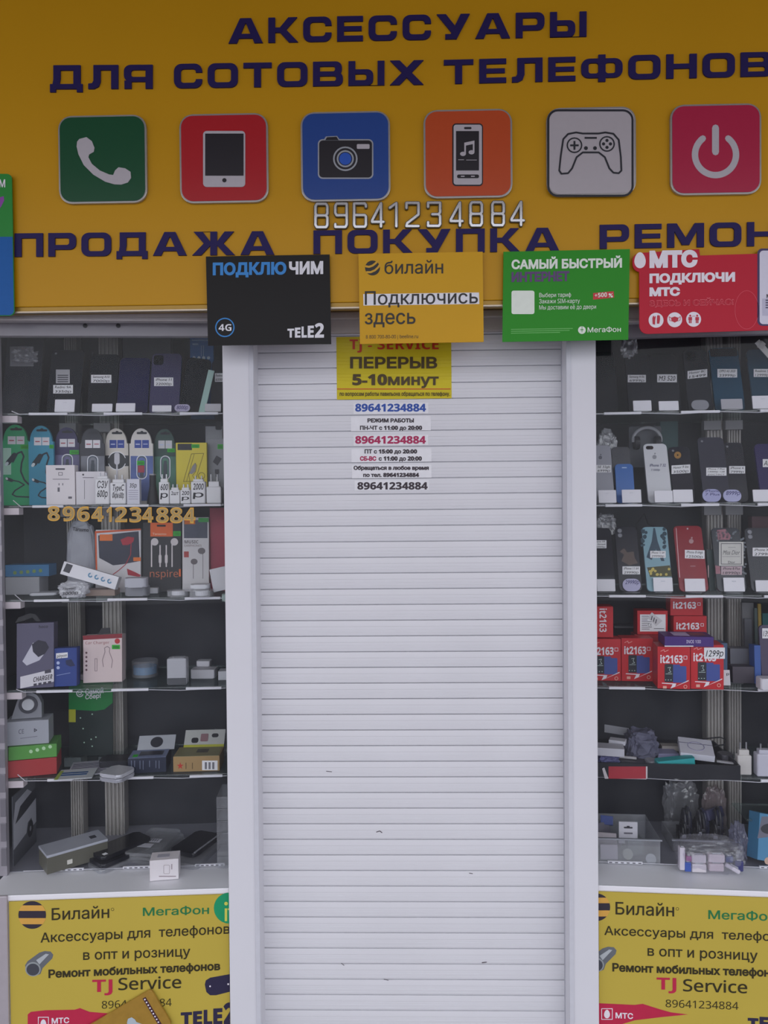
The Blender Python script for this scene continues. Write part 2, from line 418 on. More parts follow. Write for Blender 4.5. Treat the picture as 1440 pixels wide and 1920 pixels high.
GL = {
 'О': G(1.2, [ring(0, 0, 1.2, 1, .3)], [ring(V, H, 1.2-V, 1-H, .12)]),
 'С': G(1.12, [ring(0, 0, 1.12, 1, .3)], [ring(V, H, 1.12-V+.02, 1-H, .12), rect(1.12-V-.12, .36, 1.3, .64)]),
 'А': G(1.36, [[(0, 0), (.33, 0), (.412, .19), (.948, .19), (1.03, 0), (1.36, 0), (.9, 1), (.46, 1)]], [[(.49, .37), (.87, .37), (.70, .79), (.66, .79)]]),
 'К': G(1.16, [rect(0, 0, V, 1), rect(V-.02, .4, .5, .6), [(.38, .5), (.70, .5), (1.14, 1), (.79, 1)], [(.38, .5), (.82, 0), (1.18, 0), (.70, .52)]]),
 'Е': G(1.02, [rect(0, 0, V, 1), rect(0, 0, 1.02, H), rect(0, 1-H, 1.02, 1), rect(0, .405, .97, .595)]),
 'У': G(1.3, [[(0, 1), (.36, 1), (.80, .42), (.62, .22)], [(.94, 1), (1.3, 1), (.78, .0), (.34, .0), (.34, .2), (.55, .2)]]),
 'Р': G(1.12, [rect(0, 0, V, 1), half(.1, .29, 1.12, 1, .26)], [half(V, .29+.2, 1.12-V, 1-H, .1)]),
 'Ы': G(1.42, [rect(0, 0, V, 1), half(.1, 0, .98, .66, .24), rect(1.42-V, 0, 1.42, 1)], [half(V, H, .98-V, .66-.19, .08)]),
 'Л': G(1.15, [rect(1.15-V, 0, 1.15, 1), rect(.2, 1-H, 1.15, 1), [(.2, 1), (.2, .34), (.15, .24), (0, .22), (0, 0), (.22, 0), (.4, .1), (.47, .3), (.47, 1)]]),
 'Д': G(1.25, [[(.13, 1), (.13, .4), (.08, .1), (1.17, .1), (1.17, 1)], rect(0, 0, 1.25, .21), rect(0, -.13, .22, .1), rect(1.03, -.13, 1.25, .1)], [[(.40, 1-H), (.40, .45), (.36, .21), (.9, .21), (.9, 1-H)]]),
 'Я': G(1.1, [rect(1.1-V, 0, 1.1, 1), mir(half(.1, .29, 1.1, 1, .26), 1.1), rect(.02, 0, .29, .34)], [mir(half(V, .49, 1.1-V, 1-H, .1), 1.1)]),
 'Т': G(1.12, [rect(0, 1-H, 1.12, 1), rect(.56-V/2, 0, .56+V/2, 1)]),
 'В': G(1.18, [rect(0, 0, V, 1), half(.1, 0, 1.18, .57, .24), half(.1, .43, 1.14, 1, .24)], [half(V, .2, 1.18-V, .405, .08), half(V, .595, 1.14-V, .8, .08)]),
 'Х': G(1.32, [[(0, 1), (.38, 1), (1.32, 0), (.94, 0)], [(0, 0), (.38, 0), (1.32, 1), (.94, 1)]]),
 'Ф': G(1.55, [ring(0, .1, 1.55, .9, .3), rect(.775-V/2, -.06, .775+V/2, 1.06)], [ring(V, .28, .775-V/2, .72, .1), ring(.775+V/2, .28, 1.55-V, .72, .1)]),
 'Н': G(1.14, [rect(0, 0, V, 1), rect(1.14-V, 0, 1.14, 1), rect(0, .4, 1.14, .6)]),
 'П': G(1.14, [rect(0, 0, V, 1), rect(1.14-V, 0, 1.14, 1), rect(0, 1-H, 1.14, 1)]),
 'М': G(1.4, [rect(0, 0, V, 1), rect(1.4-V, 0, 1.4, 1), [(.1, 1), (.36, 1), (.86, .12), (.56, .12)], [(1.3, 1), (1.04, 1), (.54, .12), (.84, .12)], rect(.56, .1, .84, .3)]),
 'Ж': G(1.72, [rect(.86-V/2, 0, .86+V/2, 1), rect(.55, .41, 1.17, .59), [(.05, 1), (.42, 1), (.78, .5), (.5, .46)], [(0, 0), (.36, 0), (.80, .5), (.5, .54)], [(1.67, 1), (1.30, 1), (.94, .5), (1.22, .46)], [(1.72, 0), (1.36, 0), (.92, .5), (1.22, .54)]]),
}
Fg = Face(sg, MG)
def signword(t, x0, y0, x1, y1, dy):
    gap = .22; w = sum(GL[c][0] for c in t)+gap*(len(t)-1)
    o = np.array(Fg.m((x0, y1))); ex = (np.array(Fg.m((x1, y1+dy)))-o)/w; ez = np.array(Fg.m((x0, y0)))-o
    VS, TR = [], []; x = 0; n = 0
    for c in t:
        gw, ad, su = GL[c]; mp = lambda p: tuple(o+ex*(x+p[0])+ez*p[1])
        def ori(L):
            a = sum(L[i][0]*L[(i+1) % len(L)][1]-L[(i+1) % len(L)][0]*L[i][1] for i in range(len(L))); return L if a > 0 else L[::-1]
        P, tr = fill([[[mp(p) for p in ori(L)]] for L in ad], [[mp(p) for p in ori(L)] for L in su])
        VS.append(P); TR.append(tr+n); n += len(P); x += gw+gap
    flatmesh('lettering', np.concatenate(VS), np.concatenate(TR), -.0002, NAVY, sg, .004)
for a in (('АКСЕССУАРЫ', 429, 36.5, 1099, 83, -13), ('ДЛЯ', 95, 124, 287, 168.5, -1), ('СОТОВЫХ', 327, 121.5, 794, 167, -7), ('ТЕЛЕФОНОВ', 832, 114, 1447, 159, -15),
          ('ПРОДАЖА', 29, 438.5, 515, 482.5, -4), ('ПОКУПКА', 588, 433, 1048.5, 477, -5), ('РЕМОНТ', 1124, 422.5, 1522, 467.5, -7)): signword(*a)

# icon plaques on the sign
def plaque(label, x0, y0, x1, y1, hexc):
    (a, b_), (c, d) = hit(MG, x0, y1), hit(MG, x1, y0)
    M = MG @ T((a+c)/2, -.009, b_); root = thing('icon_plaque', label, 'plaque', M, 'icon plaques on the yellow signboard')
    hw, h = (c-a)/2, d-b_
    MB().prism(rr(-hw, 0, hw, h, .032), 0, .0085, .001).build('backing_rim', mat('#b4b2b0', .25, .6), root)
    MB().prism(rr(-hw+.0045, .0045, hw-.0045, h-.0045, .028), -.0015, .001).build('coloured_face', mat(hexc, .25, 0, .03), root)
    return root, Face(root, M, -.0015)
PW = mat('#b8b3b8', .35); PD = mat('#26242a', .3)
r1, f = plaque('green plaque with white telephone handset, first icon on the sign', 114, 218, 276, 385, '#184e32')
f.poly('handset_picture', [[(x/2, y/2) for x, y in [(298, 522), (325, 515), (345, 530), (355, 555), (352, 570), (335, 580), (332, 590), (345, 615), (375, 640), (410, 655), (425, 657), (432, 640), (445, 628), (470, 632), (490, 645), (492, 668), (480, 685), (455, 693), (430, 692), (395, 682), (350, 655), (315, 620), (295, 580), (288, 550), (290, 532)]]], PW, 1, thick=.001)
r1, f = plaque('red plaque with white tablet, second icon on the sign', 340, 215, 503, 384, '#ae2029')
f.poly('tablet_picture', [rr(381, 246, 460, 351, 7)], PW, 1, thick=.001); f.poly('tablet_screen', [rect(385, 251, 457, 330)], PD, 5); f.poly('home_button', [circ(421, 338.5, 4)], PD, 5)
r1, f = plaque('blue plaque with black camera, third icon on the sign', 566, 211, 731, 381, '#27488e')
SIL = mat('#a8adb4', .3, .4)
f.poly('camera_outline', [rr(596, 261, 700, 335.5, 9), [(607, 262), (611, 256), (632, 255), (637, 262)]], SIL, 1)
f.poly('camera_body', [rr(598.5, 263.5, 697.5, 333, 7), [(610, 263), (613, 257.5), (631, 256.5), (635, 263)]], PD, 2)
f.poly('lens_ring', [circ(647.5, 298, 23)], SIL, 3, [circ(647.5, 298, 20)[::1]]); f.poly('lens_ring', [circ(647.5, 298, 16)], SIL, 3, [circ(647.5, 298, 13)])
f.poly('lens_centre', [circ(647.5, 298, 11.5)], mat('#2a58b8', .3), 3); f.poly('flash_window', [rr(669, 270.5, 693, 279.5, 2)], PW, 3)
r1, f = plaque('orange plaque with music phone, fourth icon on the sign', 795, 207, 959, 375, '#bc4c26')
f.poly('phone_outline', [rr(848, 231.5, 905.5, 349, 7)], PD, 1); f.poly('phone_picture', [rr(850.5, 234, 903.5, 346.5, 5)], PW, 2)
f.poly('phone_screen', [rect(855, 246, 898, 320), rr(870, 238.5, 884, 242.5, 2), rr(857, 327.5, 898, 334.5, 3)], PD, 3)
f.poly('note_picture', [circ(868, 289, 5.5, 16, 4), circ(884, 286, 5.5, 16, 4), rect(870.5, 268, 873.5, 289), rect(886.5, 265, 889.5, 286), [(870.5, 268), (889.5, 264), (889.5, 270), (870.5, 274)]], PW, 4)
f.poly('screen_print', [rect(864, 330, 871, 332), rect(883, 330, 890, 332)], PW, 4); f.poly('track_print', [rect(859, 299.5, 870, 300.6), rect(874, 300, 894, 301)], PW, 4)
r1, f = plaque('white plaque with line drawing of a game controller, fifth icon', 1024, 203, 1190, 371, '#b4aeb2')
K5 = mat('#22242c', .4)
f.poly('inner_border', [rr(1026, 205, 1188, 369, 20)], K5, 1, [rr(1030, 209, 1184, 365, 16)])
ct = [(672, 522), (690, 503), (720, 497), (745, 501), (805, 501), (830, 497), (860, 502), (880, 525), (888, 590), (890, 640), (880, 650), (860, 648), (845, 632), (828, 590), (805, 572), (745, 572), (722, 590), (705, 632), (690, 650), (665, 652), (657, 640), (662, 590)]
ct = [(720+x/2, y/2) for x, y in ct]
dots = [circ(720+(836+dx)/2, (540+dy)/2, 3) for dx, dy in ((-13, 0), (13, 0), (0, -13), (0, 13))]+[circ(720+757/2, 278, 3.6), circ(720+791/2, 278, 3.6)]
f.poly('controller_drawing', stroke(ct, 3.4, True)+stroke(circ(1077, 272.5, 13.5, 20), 2.6, True)+stroke(circ(1138, 270, 13.5, 20), 2.6, True)+[[rect(1069, 271, 1085, 274.5)], [rect(1075.2, 264.5, 1078.8, 281)], [rect(1096, 257, 1119, 260.5)]]+[[d] for d in dots], K5, 2)
r1, f = plaque('pink plaque with white power symbol, last icon at the right of the sign', 1255, 197, 1424, 369, '#ae2446')
f.poly('power_symbol', stroke(arc(1341.5, 290, 38.5, -52, 232, 40), 12)+stroke([(1341.5, 240), (1341.5, 285)], 13), PW, 1)

# chrome phone number
nb = thing('phone_number', 'chrome outlined phone number digits mounted below the blue and orange icons', 'number', MG)
DG = {'8': [[(0, .5), (0, .1), (.12, 0), (.88, 0), (1, .1), (1, .42), (.88, .5), (.12, .5), (0, .58), (0, .9), (.12, 1), (.88, 1), (1, .9), (1, .58), (.88, .5)], [(.12, .5), (0, .42)]],
      '9': [[(1, .5), (.12, .5), (0, .6), (0, .9), (.12, 1), (1, 1), (1, .1), (.88, 0), (0, 0), (0, .12)]], '6': [[(1, .86), (1, .94), (.9, 1), (0, 1), (0, .08), (.1, 0), (.9, 0), (1, .08), (1, .44), (.9, .5), (0, .5)]],
      '4': [[(1, .2), (0, .2), (0, .26), (.78, 1), (.78, 0)]], '1': [[(.1, .8), (.8, 1), (.8, 0)]], '2': [[(0, .78), (0, 1), (1, 1), (1, .5), (.05, .12), (0, 0), (1, 0)]],
      '3': [[(0, .82), (0, 1), (1, 1), (1, .58), (.88, .5), (.35, .5)], [(.88, .5), (1, .42), (1, .08), (.9, 0), (0, 0), (0, .16)]]}
Fn = Face(nb, MG)
for i, (c, xa, xb) in enumerate(zip(N, (66, 190, 308, 420, 525, 635, 770, 912, 1035, 1172, 1292), (157, 278, 398, 508, 600, 727, 862, 1002, 1123, 1260, 1385))):
    x0, x1 = 570+xa/3.349+2.5, 570+xb/3.349-2.5; t = i/10; y0, y1 = 384.5-3.5*t, 428-4*t
    P = [[(x0+(x1-x0)*p[0], y1+(y0-y1)*p[1]) for p in L] for L in DG[c]]
    q = [s for L in P for s in stroke(L, 7.0)]
    dg = Fn.poly('digit', q, mat('#4c473f', .3, .7), .6, thick=.007)
    e1 = [s for L in P for s in stroke(L, 4.2)]
    Fn.poly('digit_face', e1, CHROME, 21.5, thick=.001, parent=dg)

# ------------------------------------------------------------------ operator posters hung below the sign
def poster(name, label, tl, tr_, br, bl, hexc, shape=None, y=-.012, th=.003, group='posters hung along the bottom of the sign'):
    zc = hit(MG, (bl[0]+br[0])/2, (bl[1]+br[1])/2, y); M = MG @ T(zc[0], y, zc[1])
    root = thing(name, label, 'poster', M, group); f = Face(root, M)
    pts = [f.m(p) for p in (shape or [bl, br, tr_, tl])]
    a = sum(pts[i][0]*pts[(i+1) % len(pts)][1]-pts[(i+1) % len(pts)][0]*pts[i][1] for i in range(len(pts)))
    MB().prism(pts if a > 0 else pts[::-1], 0, th).build('board', mat(hexc, .38, 0, .03, 12., .2), root)
    return root, f
p, f = poster('operator_poster', 'black poster with blue and white heading, hung left of the shutter top', (386, 481), (618, 477), (621, 645), (390, 648), '#151314')
BL2 = mat('#2c86d0', .4); W2 = mat('#e4e4ea', .4)
f.text('ПОДКЛЮ', 399, 494, 537, 515, BL2, -1.5, off=.05); f.text('ЧИМ', 542, 492, 606, 513.5, W2, -1, off=.05)
f.poly('ring_logo', stroke(circ(421.7, 614, 17, 36), 2.2, True), BL2); f.text('4G', 410, 608, 434, 620.5, W2)
for c, x0, y0, x1 in (('T', 539, 617, 551.5), ('E', 553, 615, 563.5), ('L', 565.5, 613, 575.5), ('E', 577, 611.5, 588.5), ('2', 590, 607, 607.5)): f.text(c, x0, y0, x1, 632.8, W2, -.3, off=.02)
p, f = poster('operator_poster', 'amber poster with striped ball logo and white highlighted line, hung over the shutter middle', (672, 476), (905, 472), (907, 641), (675, 645), '#d3a01a')
KB = mat('#2a2622', .45)
f.poly('ball_logo', [circ(698.5, 502.5, 14, 36)], KB, 1); AMB = mat('#d3a01a', .38, 0, .03, 12.)
f.poly('ball_stripe', stroke([(686, 499.5), (692, 500.5), (699, 498), (705, 493), (708.5, 489)], 3.8)+stroke([(688, 510.5), (695, 510.5), (703, 507), (709, 501.5), (712, 497)], 3.8), AMB, 2)
f.text('билайн', 721, 489.5, 831, 513.5, KB, -1, off=.008); f.poly('highlight', [[(681, 551.5), (898, 548.5), (898.8, 570), (681.5, 573)]], mat('#ebebf0', .5), 1)
f.text('Подключись', 684, 546.5, 896, 571.5, KB, -3, off=.01); f.text('здесь', 684, 581, 779, 608, KB, -1, off=.01)
f.text('8 800 700-80-00 | beeline.ru', 686, 628.5, 784, 635, KB, -1, 'r')
p, f = poster('operator_poster', 'green poster with white and purple headline and blank white square', (944, 472), (1181, 467), (1178, 637), (942, 641), '#2a9020')
W3 = mat('#e8f0e4', .4); PU = mat('#5a3a72', .4)
f.text('САМЫЙ БЫСТРЫЙ', 959, 488, 1166, 504, W3, -3, off=.045); f.text('ИНТЕРНЕТ', 959, 511.5, 1067.6, 528, PU, -2, off=.055)
f.poly('white_square', [rr(959, 545, 1002, 589, 4)], W3)
f.text('Выбери тариф', 1011, 549.5, 1070.6, 557.5, W3, -1, 'r'); f.text('Закажи SIM-карту', 1011, 561, 1087, 569, W3, -1, 'r'); f.text('Мы доставим её до двери', 1011, 572.5, 1117.5, 580.5, W3, -1.5, 'r')
f.poly('price_flag', [[(1112, 549.5), (1150.5, 546), (1151.5, 558), (1112, 562)]], mat('#cc2c34', .4)); f.text('+500', 1115, 550, 1138, 558, W3, -1.5); f.poly('percent_mark', [circ(1143, 552, 2), circ(1147, 556, 2)]+stroke([(1142, 557), (1148, 550)], 1.), W3, 2)
f.poly('small_print', [[(958+q, 617+i*3.6), (1074-i*i*6-q, 615.2+i*3.6), (1074-i*i*6-q, 616.6+i*3.6), (958+q, 618.4+i*3.6)] for i, q in ((0, 0), (1, 0), (2, 0))], mat('#6cbc62', .5))
f.poly('ball_logo', [circ(1091, 619, 7.2)], W3, 1, [rect(1088, 617.5, 1094, 619), rect(1090.6, 612, 1091.6, 623)]); f.text('МегаФон', 1101.5, 614, 1164, 623.3, W3, -1.2, off=.01)
mts = arc(1201, 489, 15, 180, 270, 8)+[(1311, 467), (1312.5, 479), (1475, 474), (1478, 618), (1215, 626)]+arc(1214, 611, 15, 90, 180, 6)+[(1198.5, 510)]+arc(1201, 495, 15, 100, 180, 6)
p, f = poster('operator_poster', 'red cut-out poster with white egg logo and three round icons', (1187, 467), (1475, 474), (1478, 618), (1199, 626), '#be1c34', shape=mts)
W4 = mat('#ece6ee', .4); RD4 = mat('#c0203a', .4)
f.poly('egg_logo', [[(1200+10.6*math.sin(a)*(1-.14*math.cos(a)), 488-15*math.cos(a)) for a in [2*math.pi*i/28 for i in range(28)]]], W4)
f.text('МТС', 1217.6, 473, 1308, 500, W4, -1.5, off=.075); f.text('ПОДКЛЮЧИ', 1217.6, 514.5, 1378, 530, W4, -3, off=.06); f.text('МТС', 1217.6, 540.5, 1275, 554.5, W4, -1, off=.07)
f.text('ЗДЕСЬ И СЕЙЧАС!', 1217, 564, 1376, 574, mat('#dc5a68', .4), -3, off=.05); f.text('ЗДЕСЬ И СЕЙЧАС!', 1217.4, 564.6, 1375.6, 573.6, mat('#be1c34', .38, 0, .03, 12., .2), -3, off=.01, lay=3)
f.poly('round_icon', [circ(1230, 600.5, 14), circ(1265, 599.6, 14), circ(1300.4, 598.7, 14)], W4)
f.poly('glove_picture', [[(1223.5, 608), (1223, 597), (1224, 593), (1226, 592), (1227, 595), (1228, 592), (1229.5, 594), (1228.5, 600), (1228, 609)], [(1231.5, 607), (1231.5, 599), (1232, 592), (1234, 590.5), (1235.5, 592), (1237, 591), (1237.5, 598), (1236, 607)]], RD4, 2)
f.poly('mask_picture', [[(1258, 596), (1265, 593.5), (1272, 596), (1271, 602), (1265, 605), (1259, 602)]]+[q for s in stroke([(1258, 596), (1254.5, 594), (1255.5, 601), (1259, 602)], .9)+stroke([(1272, 596), (1275.5, 593.5), (1275, 600.5), (1271, 602)], .9) for q in s], RD4, 2)
for x in (1294, 1307): f.poly('standing_figures', [circ(x, 592, 1.9), rect(x-3.4, 594.5, x+3.4, 600.5), rect(x-2.5, 600, x-.3, 606), rect(x+.3, 600, x+2.5, 606)], RD4, 2)
f.poly('distance_arrow', stroke([(1298, 593), (1303, 593)], .9), RD4, 2)
f.poly('egg_outline', stroke(circ(1400, 581, 22, 36, 36), .8, True), mat('#d64a5c', .4))
f.poly('phone_edge', [rr(1420, 466, 1500, 611, 9)], mat('#3a2c5c', .4)); f.poly('phone_picture', [rr(1424, 470, 1498, 608, 7)], mat('#d8d6e6', .4), 2)
f.poly('phone_screen', [rect(1429, 560, 1490, 592)], mat('#c0bed4', .4), 3); f.text('М', 1437, 552, 1444, 559, DK, lay=4); f.poly('screen_text', [rect(1435, 562+i*4.6, 1470-6*i, 564.4+i*4.6) for i in range(4)], mat('#55506a', .5), 4)
lf = [(-70, 325)]+arc(13, 335, 9, -90, 0, 5)+arc(18, 583, 9, 0, 90, 5)+[(-70, 593)]
p, f = poster('operator_poster', 'green and blue poster with a purple stroke at the left edge of the sign', (-70, 325), (23, 325), (27, 592), (-70, 593), '#2f8a3c', shape=lf)
f.poly('blue_half', [[(-69, 444.5), (23.6, 444)]+arc(17, 582, 9, 0, 90, 5)+[(-69, 591.6)]], mat('#1c5ea6', .4, 0, .06, 60., .2)); f.poly('purple_stroke', [[(-30, 372), (0, 370), (7, 368), (8, 376), (3, 386), (-30, 440)]], mat('#8a44a0', .4)); f.text('М', -1, 337, 10, 351, W4)

# ------------------------------------------------------------------ display cases either side
DEPTH, FRONT = .42, .13
ANG = R(4.1)
ML = T(XL0-.003, 2.02, 0) @ RZ(ANG); MR = T(XR0+.003, 2.02, 0) @ RZ(-ANG)
CWH = mat('#f0eff4', .4, 0, .02, 8.); INNER = mat('#34363e', .6, 0, .1, 6.); BEAM = mat('#d6d0ce', .4)
class Case: pass
def make_case(side, M, label, ys, xm, x0, x1, post_px):
    c = Case(); c.M = M; c.side = side
    root = thing('display_case', label, 'display case', M); c.root = root
    c.z = [hit(M, xm, y, FRONT)[1] for y in ys]; c.x0, c.x1 = x0, x1; xa, xb = (x0-.06, x1+.055) if side == 'left' else (x0-.055, x1)
    zs = c.zs = hit(M, xm, 1672 if side == 'left' else 1666, 0)[1]; zt = hit(M, xm, 578, 0)[1]+.012; c.zt = zt
    c.z.append(zs+.0016)
    MB().box(x0, x1, .004, DEPTH, .001, zs-.0145).build('base_cabinet', CWH, root)
    MB().box(x0, x1, .0, DEPTH, zs-.014, zs, .002).build('ledge', CWH, root)
    MB().box(xa+.01, xb-.01, FRONT+.001, DEPTH-.001, zs-.006, zs+.0015).build('floor_sheet', mat('#8d8d98', .35, 0, .1, 5.), root)
    MB().box(xa, xb, DEPTH, DEPTH+.01, zs, zt).build('back_panel', INNER, root)
    for xe in (xa, xb): MB().box(xe-.004, xe+.004, .095, DEPTH, zs-.006, zt).build('side_panel', INNER, root)
    MB().box(x0, x1, .02, DEPTH, zt-.006, zt+.01).build('roof_panel', mat('#5c5c62', .6), root)
    # corner post below, slotted upright at the shelf fronts above
    sg_ = 1 if side == 'left' else -1; xe = x0 if side == 'left' else x1
    xp = hit(M, 15, 1780, -.006)[0] if side == 'left' else x1
    MB().box(min(xp-sg_*.06, xp), max(xp-sg_*.06, xp), -.008, -.0005, .001, zs+.002, .002).build('corner_post', mat('#b9b2b8', .4, .2), root)
    MB().box(xe-.012, xe+.012, FRONT-.022, FRONT-.004, zs, zt-.01, .002).build('upright', mat('#aaa4ac', .4, .3), root)
    mb = MB(); zz = zs+.03
    while zz < zt-.12:
        mb.box(xe-sg_*.002, xe+sg_*.013, FRONT-.026, FRONT-.0225, zz, zz+.05, .0008); zz += .068
    mb.build('slotted_rail', mat('#8e8a92', .35, .5), root)
    zf1, zf0 = zt-.002, hit(M, xm, 603, 0)[1]
    MB().box(x0, x1, -.010, .019, zf0, zf1, .002).build('header_frame', BEAM, root)
    MB().box(x0, x1, -.013, -.008, zf0+.003, zf0+.009, .001).build('header_bead', mat('#c4c0c0', .35, .2), root)
    zi = hit(M, xm, 630, .06)[1]
    MB().box(x0, x1, .06, .085, zi, zt-.006, .001).build('inner_beam', mat('#b0aab0', .45), root)
    for q in post_px:
        a, b_ = hit(M, q[0], 1200, .35)[0], hit(M, q[1], 1200, .35)[0]
        mb = MB().box(a, b_, .355, .40, zs, zt); n = 5
        for i in range(n):
            u0 = a+(b_-a)*(i+.12)/n; mb.box(u0, u0+(b_-a)*.5/n, .348, .356, zs, zt, .001)
        mb.build('rear_post', mat('#b3aeaa', .4, .25), root)
    for k in range(5):
        MB().box(xa+.006, xb-.006, FRONT, DEPTH-.005, c.z[k]-.006, c.z[k], .001).build('glass_shelf', SHELFG, root)
        for xq, dx in (((x0, .05),) if side == 'left' else ()):
            MB().box(xq+.002, xq+dx, FRONT+.001, FRONT+.03, c.z[k]-.026, c.z[k]-.007, .001).build('shelf_bracket', mat('#d8ccd2', .4), root)
        for q in post_px:
            a = hit(M, q[0]-8, 1200, .34)[0]
            MB().box(a, a+.05, .325, .347, c.z[k]-.036, c.z[k]-.008, .001).build('shelf_bracket', mat('#9c9a9e', .4), root)
    MB().box(x0, x1, .0, .004, zs, zf0+.004).build('glass_pane', GLASS, root)
    # screws in the inner beam
    if side == 'left':
        for px in (160, 222):
            u, z = hit(M, px, 611, .06); mb = MB(); mb.lathe([(.0001, 0), (.006, 0), (.006, .003), (.0001, .003)], seg=12)
            mb.build('screw', mat('#3c3a3e', .4, .6), root, T(u, .0605, z) @ RX(R(90)))
    return c
KL = make_case('left', ML, 'glass-fronted display case left of the shutter with five glass shelves', (774, 946, 1121, 1290, 1455), 230,
               hit(ML, 9, 1300, .13)[0]-.004, -.001, ((128, 150), (192, 228)))
KR = make_case('right', MR, 'glass-fronted display case right of the shutter with phones on the shelves', (771, 944.5, 1115, 1288, 1456), 1280,
               .001, .62, ((1326, 1357), (1366, 1391)))

# strings of small white lamps along the shelf fronts
def strip(c, label, k, segs, wire):
    z = c.z[k]-.004 if k < 5 else c.zs+.006; w = FRONT-.0065
    M = c.M @ T(0, w, z); root = thing('light_strip', label, 'light strip', M, 'strings of white lamp modules along shelf fronts')
    for a, b_ in segs:
        u0, u1 = hit(c.M, a, 1000, w)[0], min(hit(c.M, b_, 1000, w)[0], c.x1-.008)
        mb = MB().box(u0, u1, -.004, .002, -.003, .004, .0012)
        o = mb.build('lamp_module', mat('#e4e2ea', .35), root)
        if k == 5:
            m2 = MB(); n = 6
            for i in range(n): x = u0+(u1-u0)*(i+.5)/n; m2.box(x-.004, x+.004, -.0045, -.0035, -.001, .002)
            m2.build('slot_pattern', mat('#6a6870', .5), o)
    pts = [(min(max(hit(c.M, px, 1000, w)[0], c.x0+.016), c.x1-.008), -.0015+.001*math.sin(px), -dz*.0014) for px, dz in wire]
    MB().tube(pts, .0011, 6).build('wire', mat('#cfcdd6', .4), root)
LS = [[(58, 130), (198, 270), (340, 412)], [(62, 120), (208, 280), (345, 415)], [(62, 128), (200, 275), (345, 412)], [(64, 132), (205, 275), (345, 412)], [(82, 130), (215, 282), (350, 412)], [(84, 148), (222, 282), (358, 414)]]
LW = [(26, -6), (40, 0), (60, 0), (190, 3), (270, 0), (335, 3), (420, 0)]
nmL = ['top', 'second', 'third', 'fourth', 'fifth']
for k in range(5): strip(KL, 'white lamp string along the %s shelf of the left display case' % nmL[k], k, LS[k], [(p, d*(2.2 if k in (1, 2, 4) and p < 30 else 1)) for p, d in LW])
strip(KL, 'white lamp string lying along the ledge of the left display case', 5, LS[5], [(34, 0), (150, 0), (300, 0), (415, 0)])
RSg = [[(1133, 1203), (1277, 1350), (1425, 1490)], [(1135, 1204), (1277, 1348), (1420, 1490)], [(1141, 1210), (1285, 1355), (1432, 1490)], [(1140, 1208), (1420, 1490)], [(1150, 1210), (1425, 1490)], [(1136, 1202), (1422, 1490)]]
for k in range(5): strip(KR, 'white lamp string along the %s shelf of the right display case' % nmL[k], k, RSg[k], [(1115, 0), (1200, 0), (1275, 3), (1350, 0), (1420, 3), (1490, 0)])
strip(KR, 'white lamp string lying along the ledge of the right display case', 5, RSg[5], [(1120, 0), (1280, 0), (1490, 0)])

# ------------------------------------------------------------------ builders for the goods
def place(c, xc, w, z, tilt=0., yaw=0., roll=0.):
    u = hit(c.M, xc, 900, w)[0]
    for _ in range(3):
        py = proj(c.M @ Vector((u, w, z)))[1]; u = hit(c.M, xc, py, w)[0]
    return c.M @ T(u, w, z) @ RZ(R(yaw)) @ RY(R(roll)) @ RX(R(-tilt))
def dims(M, x0, x1, yt):
    q = proj(M.translation); Wd = hit(M, q[0]+(x1-x0)/2, q[1])[0]-hit(M, q[0]-(x1-x0)/2, q[1])[0]; a, b_ = .001, 1.
    for _ in range(40):
        h = (a+b_)/2
        if proj(M @ Vector((0, 0, h)))[1] > yt: a = h
        else: b_ = h
    return Wd, h
def onz(c, px, py, k, dz=0.):
    return hitz(c.M, px, py, c.z[k]+dz)
def carton(c, name, label, cat, x0, x1, yt, k, w, col, th=.03, tilt=0., yaw=0., roll=0., z0=0., group=None, bev=.0008, part='box', shape=None, rough=.45):
    M = place(c, (x0+x1)/2, w, c.z[k]+z0+.0004+th*math.sin(R(abs(tilt)))+(x1-x0)*.00075*math.sin(R(abs(roll))), tilt, yaw, roll); Wd, h = dims(M, x0, x1, yt)
    root = thing(name, label, cat, M, group)
    if shape == 'hang':    # card with a rounded hanging tab
        hw = Wd/2; a = h*.80; r_ = hw*.88
        pts = [(-hw, 0), (hw, 0), (hw, a)]+[(r_*math.cos(R(t)), a+(h-a)*math.sin(R(t))) for t in range(0, 181, 15)]+[(-hw, a)]
        MB().prism(pts, 0, th).build(part, mat(col, rough, 0, .05, 20.), root)
    else:
        MB().box(-Wd/2, Wd/2, 0, th, 0, h, bev).build(part, mat(col, rough, 0, .05, 20.), root)
    f = Face(root, M, 0.); f.W, f.H = Wd, h
    return root, f
